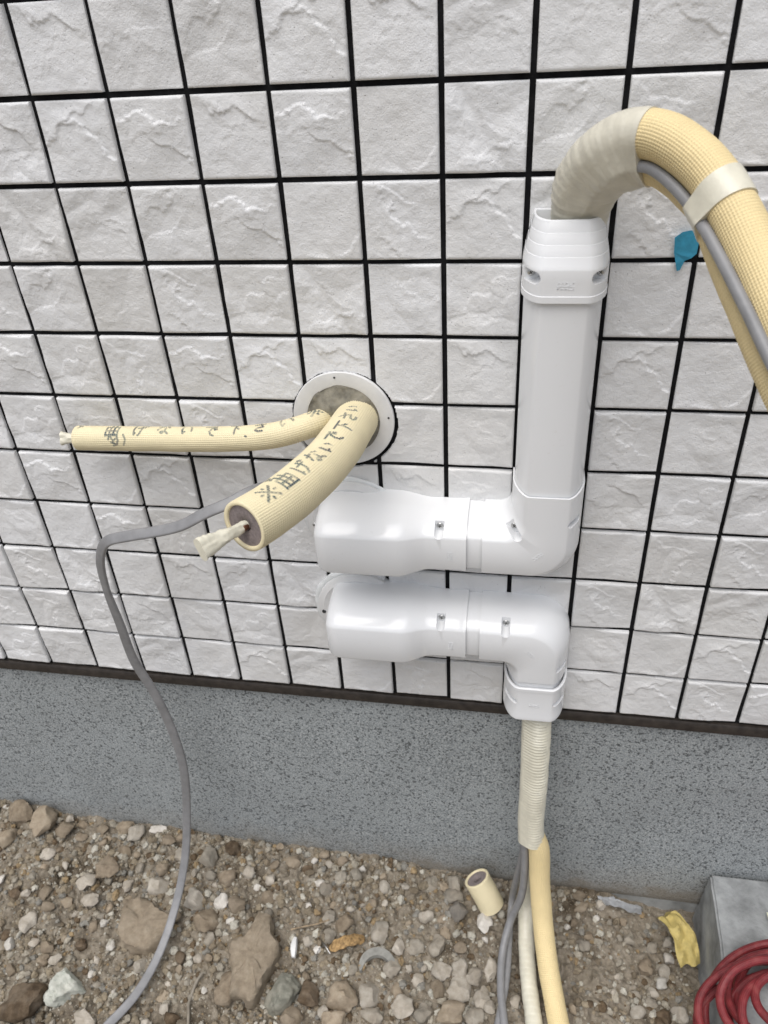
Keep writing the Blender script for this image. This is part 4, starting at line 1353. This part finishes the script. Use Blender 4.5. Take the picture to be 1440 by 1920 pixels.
# ------------------------------------------------------------------ stones
def stone_mesh(seed, sub=3, facets=9, rough=0.06, flat=False):
    r = np.random.default_rng(seed)
    bm = bmesh.new(); bmesh.ops.create_icosphere(bm, subdivisions=sub, radius=1.0)
    V = np.array([v.co[:] for v in bm.verts])
    for k in range(facets):
        n = r.normal(size=3); n /= np.linalg.norm(n)
        c = r.uniform(0.55, 0.9)
        d = V @ n - c
        V = V - np.where(d > 0, d * 0.92, 0)[:, None] * n
    if flat:
        d = V[:, 2] - 0.55; V[:, 2] -= np.where(d > 0, d * .9, 0)
    nz = fbm(V[:, 0] * 1.7 + V[:, 2] * .9 + seed, V[:, 1] * 1.7 - V[:, 2] * 1.1, seed, 3)
    nz2 = fbm(V[:, 0] * 6 + V[:, 2] * 3.1, V[:, 1] * 6 - V[:, 2] * 4.3, seed + 3, 3)
    V = V * (1 + 0.35 * nz + rough * nz2)[:, None]
    V -= V.mean(0)
    V /= np.abs(V).max(0)
    for v, q in zip(bm.verts, V): v.co = q
    me = bpy.data.meshes.new('stone'); bm.to_mesh(me); bm.free()
    me.polygons.foreach_set('use_smooth', [True] * len(me.polygons))
    me.set_sharp_from_angle(angle=math.radians(38))
    me.materials.append(ST['p'])
    return me


st_round = [stone_mesh(200 + k, 3, 7, 0.05) for k in range(9)]
st_ang = [stone_mesh(300 + k, 3, 12, 0.10) for k in range(7)]
st_small = [stone_mesh(400 + k, 2, 8, 0.08) for k in range(10)]


def put_stone(me, x, y, sx, sy, sz, c, rz, tilt=(0, 0), sink=0.30, name='stone', zoff=0):
    o = bpy.data.objects.new(name, me); COL.objects.link(o)
    z = float(ground_h(x, y))
    o.location = (x, y, z + sz * (1 - 2 * sink) + zoff)
    o.scale = (sx, sy, sz); o.rotation_euler = (tilt[0], tilt[1], rz)
    o.material_slots[0].link = 'OBJECT'; o.material_slots[0].material = ST[c]
    return o


STONES = [(-1.127,0.027,47,47,'t'),(-1.043,0.003,66,56,'b'),(-0.976,0.014,60,80,'t'),(-1.053,-0.077,51,45,'t'),(-0.782,0.017,44,34,'t'),(-0.702,0.025,39,21,'w'),(-0.747,-0.02,41,44,'p'),(-0.758,-0.067,38,38,'b'),(-0.558,-0.05,44,47,'g'),(-0.932,-0.099,35,35,'p'),(-0.813,-0.145,42,42,'p'),(-0.649,-0.129,46,41,'p'),(-0.718,-0.137,24,32,'p'),(-0.774,-0.113,56,62,'b'),(-0.788,-0.181,41,31,'p'),(-0.556,-0.15,48,45,'p'),(-0.493,-0.144,38,33,'w'),(-0.455,-0.147,47,40,'b'),(-0.908,-0.241,35,49,'p'),(-0.829,-0.398,97,65,'d'),(-0.689,-0.404,53,32,'p'),(-0.628,-0.288,25,29,'p'),(-0.704,-0.263,21,21,'w'),(-0.738,-0.221,19,19,'w'),(-0.51,-0.192,58,52,'b'),(-0.424,-0.312,43,65,'b'),(-0.261,-0.293,48,48,'d'),(-0.193,-0.289,64,59,'t'),(-0.139,-0.272,45,56,'p'),(-0.283,-0.338,47,47,'b'),(-0.201,-0.326,52,42,'t'),(-0.127,-0.312,47,34,'g'),(-0.226,-0.316,23,23,'p'),(-0.069,-0.287,44,40,'p'),(-0.0,-0.208,44,44,'p'),(0.038,-0.239,45,59,'p'),(0.037,-0.2,38,42,'p'),(0.068,-0.209,33,35,'g'),(0.027,-0.282,63,40,'t'),(-0.058,-0.169,36,34,'g'),(-0.015,-0.159,34,45,'g'),(-0.094,-0.179,27,34,'p'),(-0.138,-0.15,39,50,'p'),(-0.216,-0.146,39,44,'b'),(-0.251,-0.142,25,32,'g'),(-0.244,-0.174,32,32,'g'),(-0.284,-0.194,23,25,'p'),(-0.36,-0.035,42,34,'t'),(-0.044,-0.03,33,38,'g'),(0.01,-0.051,47,33,'g'),(0.012,-0.022,36,45,'g'),(-0.012,-0.028,30,24,'t'),(0.022,-0.082,46,41,'s'),(-0.043,-0.104,32,30,'p'),(-0.002,-0.129,27,36,'t'),(-0.046,-0.229,26,26,'p'),(-0.003,-0.245,30,36,'b'),(-0.028,-0.293,36,34,'g'),(0.082,-0.096,32,46,'w'),(0.098,-0.187,31,48,'p'),(0.085,-0.246,34,47,'p'),(0.150,-0.243,19,30,'p'),(0.074,-0.283,38,35,'g'),(0.102,-0.26,25,25,'p'),(0.288,-0.117,29,27,'g'),(0.287,-0.031,37,21,'t'),(0.329,-0.02,23,23,'p'),(0.414,-0.129,33,37,'b'),(0.435,-0.082,27,22,'g'),(0.454,-0.128,24,33,'p'),(0.444,-0.156,26,21,'w'),(0.474,-0.211,37,37,'p'),(0.44,-0.221,31,31,'d'),(0.417,-0.199,27,21,'g'),(0.257,-0.075,14,14,'w'),(0.284,-0.01,30,23,'b'),(0.43,-0.238,27,23,'d'),(-0.101,-0.222,37,33,'g'),(-0.621,-0.053,37,42,'g'),(-0.92,-0.041,52,39,'b'),(-0.662,-0.028,36,30,'b'),(-0.498,-0.086,44,41,'b'),(-0.508,-0.019,38,35,'d'),(-0.449,-0.079,29,29,'p'),(-0.651,-0.094,32,30,'t'),(-0.585,-0.19,21,26,'t'),(-0.392,-0.122,36,31,'b'),(-0.182,-0.231,20,22,'g'),(-0.163,-0.09,24,21,'t'),(-0.289,-0.07,22,19,'w'),(-0.305,-0.122,19,19,'w'),(-0.243,-0.052,27,24,'g'),(-0.098,-0.045,21,19,'p'),(-0.367,-0.081,24,22,'p'),(-0.522,-0.373,36,28,'d'),(-0.616,-0.367,28,24,'b'),(-0.561,-0.334,26,26,'t'),(-0.838,-0.31,29,25,'b'),(-0.898,-0.335,27,23,'b'),(-0.774,-0.268,28,25,'d'),(-0.9,-0.178,34,36,'b'),(-0.974,-0.188,32,29,'d')]
SPECIAL = {
    0: 'tan stone against the foundation at the left frame edge', 1: 'broad brown clod against the foundation near the left corner',
    2: 'tall upright tan stone leaning on the foundation at far left', 3: 'flat tan stone at the left frame edge below the foundation',
    5: 'whitish wedge stone touching the foundation left of the flat cable', 13: 'lumpy brown clod above the large brown slab',
    16: 'angular white stone right of the flat cable', 19: 'dark brown earth clod in the bottom left corner', 20: 'pale stone at the bottom edge beside the flat cable',
    25: 'brown stone against the left side of the tan slab', 26: 'dark grey-brown stone right of the grey-green rock', 27: 'angular tan rock right of the grey-green rock',
    38: 'rough tan rock at the bottom edge left of the cables', 35: 'largest pale egg-shaped pebble left of the grey cables', 52: 'dark slate-coloured angular stone left of the foam offcut',
    58: 'whitish oval pebble just below the foam offcut', 61: 'small pale pebble wedged between grey cable and taped pipe', 71: 'pale pebble touching the red hose',
}
CN = {'p': ('pale cream pebble bedded in the soil', 'pale pebbles on the soil'), 'w': ('small whitish pebble bedded in the soil', 'whitish pebbles on the soil'),
      't': ('tan stone bedded in the soil', 'tan stones on the soil'), 'b': ('brown earth-coated stone bedded in the soil', 'brown stones on the soil'),
      'g': ('dusty grey stone bedded in the soil', 'grey stones on the soil'), 'd': ('dark brown earth clod on the soil', 'dark clods on the soil'),
      's': ('dark slate stone', 'slate stones')}
rs = random.Random(21)
placed = []
for i, (x, y, w, h, c) in enumerate(STONES):
    sx, sy = w / 2000, h / 2000 * 1.05
    sz = min(sx, sy) * rs.uniform(.75, .95)
    y = min(y, 0.010 - sy * 0.9)
    me = rs.choice(st_round + st_ang[:4] if c in 'pwg' else st_ang)
    o = put_stone(me, x, y, sx * 1.06, sy * 1.06, sz, c, rs.choice((0, math.pi)) + rs.uniform(-.35, .35), (rs.uniform(-.2, .2), rs.uniform(-.2, .2)), 0.26)
    placed.append((x, y, max(sx, sy)))
    if i in SPECIAL: tag(o, SPECIAL[i], 'stone')
    else: tag(o, CN[c][0], 'stone', CN[c][1])


def slab(name, outline, x, y, h, c, label, seed, zoff=0.0, tilt=(0, 0)):
    """broad flat stone with an irregular outline (x, y offsets in metres)"""
    O = np.array(outline, float)
    O2, _ = smooth_path(np.vstack([O, O[:1]]), n=73); O2 = O2[:-1]
    if O2.shape[1] == 3: O2 = O2[:, :2]
    n = len(O2)
    cen = O2.mean(0)
    fr = [(1.0, -1.0), (1.02, -.3), (1.0, .35), (.96, .72), (.90, .92), (.7, 1.0), (.45, 1.03), (.2, 1.04)]
    rings = []
    for f_, z_ in fr:
        Q = cen + (O2 - cen) * f_
        jig = 0.006 * fbm(Q[:, 0] * 60, Q[:, 1] * 60, seed + int(z_ * 10), 4, .6)
        zz = h * z_ + 0.013 * fbm(Q[:, 0] * 24, Q[:, 1] * 24, seed, 4, .6) + .002 * fbm(Q[:, 0] * 140, Q[:, 1] * 140, seed + 1, 2)
        rings.append(np.c_[Q + jig[:, None], zz])
    V = np.vstack(rings); F = grid_faces(len(fr), n, True).tolist()
    F.append([(len(fr) - 1) * n + k for k in range(n)])
    me = mesh_data(name, V, F, ST[c], sharp=42); recalc(me)
    o = bpy.data.objects.new(name, me); COL.objects.link(o)
    o.location = (x, y, float(ground_h(x, y)) + h * .25 + zoff)
    o.rotation_euler = (tilt[0], tilt[1], 0)
    tag(o, label, 'stone')
    placed.append((x, y, np.abs(O).max() * .9))
    return o


mm_ = lambda L: [(a / 1000, b / 1000, 0) for a, b in L]
slab('stone', mm_([(-62, 42), (-25, 52), (20, 36), (58, 26), (72, 2), (52, -38), (20, -54), (-20, -50), (-46, -22), (-52, 14)]), -0.652, -0.212, 0.022, 't', 'large flat brown slab crossed by the flat cable', 501)
slab('stone', mm_([(-8, 88), (22, 80), (30, 50), (52, 30), (40, -30), (22, -82), (-6, -70), (-24, -78), (-30, -30), (-52, 5), (-46, 32), (-20, 44)]), -0.389, -0.252, 0.026, 't', 'large flat tan slab, biggest stone in the foreground', 503, 0.006, (0.10, 0.03))
o = put_stone(stone_mesh(611, 4, 14, .12), -0.757, -0.361, .042, .034, .028, 'v', .5, (.1, .2), .2); tag(o, 'jagged greenish-white rock near the bottom left corner', 'stone'); placed.append((-.757, -.361, .04))
o = put_stone(stone_mesh(612, 4, 14, .12), -0.310, -0.299, .033, .046, .030, 'v', -.3, (.15, -.1), .2); tag(o, 'tall grey-green rock touching the right of the tan slab', 'stone'); placed.append((-.31, -.299, .045))
o.material_slots[0].material = mat_stone('grey_green_stone', (0.21, 0.21, 0.175), (0.30, 0.30, 0.255), (0.40, 0.39, 0.34), .25)

# scattered pebbles, individually
avoid = [(0.08, -0.05, .035), (-0.20, -0.19, .03), (-0.13, -0.205, .03)]
def free(x, y, r):
    for (a, b, q) in placed + avoid:
        if (a - x) ** 2 + (b - y) ** 2 < (r + q) ** 2 * .72: return False
    if 0.50 < x and y > -.33: return False
    if 0.145 < x < 0.26 and y < -.02: return False
    return True


dens_x = lambda x: 0.45 + 0.55 * (1 if x < 0.13 else 0.35)
cnt = 0; tries = 0
while cnt < 190 and tries < 20000:
    tries += 1
    x = rs.uniform(-1.2, 0.72); y = rs.uniform(-0.46, 0.0)
    if y < -0.46 + 0.16 * (x + 1.2) / 1.9 - .02: continue
    if rs.random() > dens_x(x): continue
    big = cnt < 60
    r = rs.uniform(.010, .0155) if big else rs.uniform(.0065, .0105)
    if not free(x, y, r) or y > .008 - r: continue
    c = rs.choices('pwtbgd', (30, 12, 24, 18, 18, 5))[0]
    me = rs.choice(st_small)
    o = put_stone(me, x, y, r * rs.uniform(.9, 1.25), r * rs.uniform(.8, 1.1), r * rs.uniform(.65, .9), c, rs.uniform(0, 6.28), (rs.uniform(-.3, .3), rs.uniform(-.3, .3)), .25, 'pebble')
    placed.append((x, y, r)); cnt += 1
    tag(o, {'p': 'little pale pebble scattered among the soil crumbs', 'w': 'little white pebble scattered among the soil crumbs', 't': 'little tan pebble scattered among the soil crumbs', 'b': 'little brown pebble scattered among the soil crumbs', 'g': 'little grey pebble scattered among the soil crumbs', 'd': 'little dark clod scattered among the soil crumbs'}[c], 'pebble', 'scattered small pebbles')

# fine gravel and crumbs, uncountable
def bits(name, n, rmin, rmax, seed, label, base_sub):
    r = np.random.default_rng(seed)
    bm = bmesh.new(); bmesh.ops.create_icosphere(bm, subdivisions=base_sub, radius=1.0)
    bv = np.array([v.co[:] for v in bm.verts]); bf = np.array([[v.index for v in f.verts] for f in bm.faces]); bm.free()
    x = r.uniform(-1.45, 1.0, n * 2); y = -np.abs(r.uniform(0, 0.62, n * 2)) + 0.006
    keep = (fbm(x * 8, y * 8, seed + 3, 3) + r.uniform(-.5, .5, n * 2)) > -0.12
    keep &= ~((x > 0.50) & (y > -.33))
    x, y = x[keep][:n], y[keep][:n]; n = len(x)
    rad = rmin * (rmax / rmin) ** (r.random(n) ** 1.8)
    y = np.minimum(y, 0.009 - rad)
    z = ground_h(x, y) + rad * 0.15
    sc = rad[:, None] * r.uniform(.7, 1.25, (n, 3)) * np.array([1, 1, .8])
    W = bv[None] * (1 + r.uniform(-.28, .22, (n, len(bv), 1)))
    W = W * sc[:, None]
    a = r.uniform(0, 6.28, n); ca, sa = np.cos(a)[:, None], np.sin(a)[:, None]
    X = W[..., 0] * ca - W[..., 1] * sa; Y = W[..., 0] * sa + W[..., 1] * ca
    V = np.stack([X + x[:, None], Y + y[:, None], W[..., 2] + z[:, None]], -1).reshape(-1, 3)
    F = (bf[None] + (np.arange(n) * len(bv))[:, None, None]).reshape(-1, 3)
    pal = np.array([(0.30, 0.25, 0.185), (0.23, 0.187, 0.137), (0.40, 0.36, 0.30), (0.52, 0.49, 0.43), (0.16, 0.115, 0.075), (0.34, 0.25, 0.15), (0.27, 0.255, 0.23)])
    col = pal[r.choice(len(pal), n, p=[.24, .17, .25, .12, .08, .05, .09])] * r.uniform(.8, 1.12, (n, 1)) * np.array([.97, 1.0, 1.0])
    o = make(name, V, F, M['gravel'], None, smooth=False, attrs={'tone': np.repeat(col, len(bv), 0)})
    tag(o, label, 'gravel', None, 'stuff')
    return o


bits('gravel', 10500, .0030, .0095, 901, 'small mixed gravel strewn over the brown soil', 2)
bits('soil_crumbs', 22000, .0011, .0034, 902, 'fine soil crumbs and grit covering the ground', 1)

# ------------------------------------------------------------------ small litter
def gz(x, y): return float(ground_h(x, y))


# wood chip
Pw = [(-0.236, -0.203, gz(-.236, -.203) + .010), (-0.205, -0.188, gz(-.205, -.188) + .014), (-0.168, -0.168, gz(-.168, -.168) + .012)]
o = tube('wood_chip', Pw, 0.011, M['wood'], None, ds=.002, nv=18, squash=.55, rad_fn=lambda s, a: (0.35 + 0.65 * np.clip(np.minimum(s, s.max() - s) / .016, 0, 1) ** .6) * (1 + .12 * np.sin(a * 5) + .10 * np.sin(s * 300 + a * 3)))
tag(o, 'golden-brown splintered wood chip lying on the soil', 'wood chip')
# crescent shard of grey clay
n = 26; V = []
for i in range(n):
    a = math.radians(205 - 215 * i / (n - 1))
    wdt = 0.004 + 0.013 * math.sin(math.pi * i / (n - 1)) ** .7
    for rr, hz in ((.034, .0), (.034, .010), (.034 - wdt, .012), (.034 - wdt, .0)):
        V.append((-0.131 + rr * math.cos(a) * 1.12, -0.222 + rr * math.sin(a), gz(-.131, -.222) + .006 + hz + .006 * math.sin(a)))
F = grid_faces(n, 4, True).tolist() + [[0, 1, 2, 3], [4 * n - 4, 4 * n - 3, 4 * n - 2, 4 * n - 1]]
o = make('clay_shard', V, F, M['clay'], None, sharp=40); recalc(o.data); tag(o, 'grey crescent-shaped pipe shard half buried in the soil', 'shard')
# white shard
V = []
for i in range(9):
    t = i / 8
    for k, (dx, dz) in enumerate(((-.006, 0), (-.004, .006), (.004, .007), (.006, .001))):
        V.append((-0.313 + dx * (.7 + .6 * math.sin(math.pi * t)) + .006 * t * t, -0.192 - .040 * t, gz(-.31, -.21) + .012 + dz + .004 * math.sin(math.pi * t)))
F = grid_faces(9, 4, True).tolist() + [[0, 1, 2, 3], [32, 33, 34, 35]]
o = make('ceramic_shard', V, F, M['white'], None, sharp=45); recalc(o.data); tag(o, 'small glossy white shard beside the tan slab', 'shard')
# twig, root, nails
def on(x, y, h): return (x, y, gz(x, y) + h)
o = tube('twig', [on(-.326, -.180, .010), on(-.30, -.170, .013), on(-.275, -.161, .013), on(-.247, -.150, .012)], .0018, M['root'], None, ds=.003, nv=8); tag(o, 'thin dry twig lying on the gravel', 'twig')
o = tube('dry_root', [on(-.483, -.290, .010), on(-.490, -.305, .012), on(-.497, -.325, .010), on(-.496, -.345, .008), on(-.487, -.365, .009), on(-.478, -.392, .008), on(-.47, -.43, .008)], .0030, ST['g'], None, ds=.003, nv=10); tag(o, 'pale curved dry root sticking out at the bottom edge', 'root')
for k, (xa, ya, xb, yb, lb) in enumerate(((-.256, -.192, -.232, -.214, 'thin metal nail, upper of two beside the wood chip'), (-.262, -.222, -.252, -.200, 'thin metal nail, lower of two beside the wood chip'))):
    o = tube('nail', [on(xa, ya, .010), on((xa + xb) / 2, (ya + yb) / 2, .011), on(xb, yb, .010)], .0013, M['steel'], None, ds=.004, nv=8); tag(o, lb, 'nail', 'nails on the soil')

# ------------------------------------------------------------------ labels that single the stones out: rank by distance to things one can find
LAND = [('the foam offcut', (0.085, -0.05)), ('the large brown slab', (-0.652, -0.212)), ('the large tan slab', (-0.389, -0.252)), ('the greenish-white rock', (-0.757, -0.361)),
        ('the grey-green rock', (-0.310, -0.299)), ('the wood chip', (-0.205, -0.188)), ('the grey crescent shard', (-0.131, -0.212)), ('the yellow paper scrap', (0.478, -0.09)),
        ('the torn plastic scrap', (0.37, -0.005)), ('the twig', (-0.29, -0.165)), ('the dry root', (-0.49, -0.33)), ('the foot of the grey cables', (0.13, -0.16)),
        ('the yellow pipe on the soil', (0.22, -0.24)), ('the bottom left corner', (-0.87, -0.43)), ('the left end of the soil line', (-1.10, -0.03)), ('the flat cable where it reaches the soil', (-0.575, -0.17)),
        ('the tall upright tan stone', (-0.976, -0.02)), ('the angular white stone', (-0.493, -0.144)), ('the red hose', (0.48, -0.25)), ('the bottom centre of the picture', (-0.10, -0.32)),
        ('the foundation midway along', (-0.25, -0.01)), ('the foundation left of the flat cable', (-0.75, -0.01))]
ORD = ['nearest', 'second nearest', 'third nearest', 'fourth nearest', 'fifth nearest', 'sixth nearest', 'seventh nearest', 'eighth nearest']
SHORT = {'pale cream pebble bedded in the soil': 'pale cream stone', 'small whitish pebble bedded in the soil': 'whitish stone', 'tan stone bedded in the soil': 'tan stone',
         'brown earth-coated stone bedded in the soil': 'brown earthy stone', 'dusty grey stone bedded in the soil': 'dusty grey stone', 'dark brown earth clod on the soil': 'dark earth clod'}
byl = {}
for o in COL.objects:
    if o.get('category') in ('stone', 'pebble') and o.get('group'): byl.setdefault(o['label'], []).append(o)
for lb, L in byl.items():
    short = SHORT.get(lb, lb.split(' scattered')[0])
    for li, (nm, (lx, ly)) in enumerate(LAND):
        own = [o for o in L if min(range(len(LAND)), key=lambda q: (o.location.x - LAND[q][1][0]) ** 2 + (o.location.y - LAND[q][1][1]) ** 2) == li]
        own.sort(key=lambda o: (o.location.x - lx) ** 2 + (o.location.y - ly) ** 2)
        for r_i, o in enumerate(own):
            if r_i < len(ORD): o['label'] = '%s %s to %s' % (short, ORD[r_i], nm)
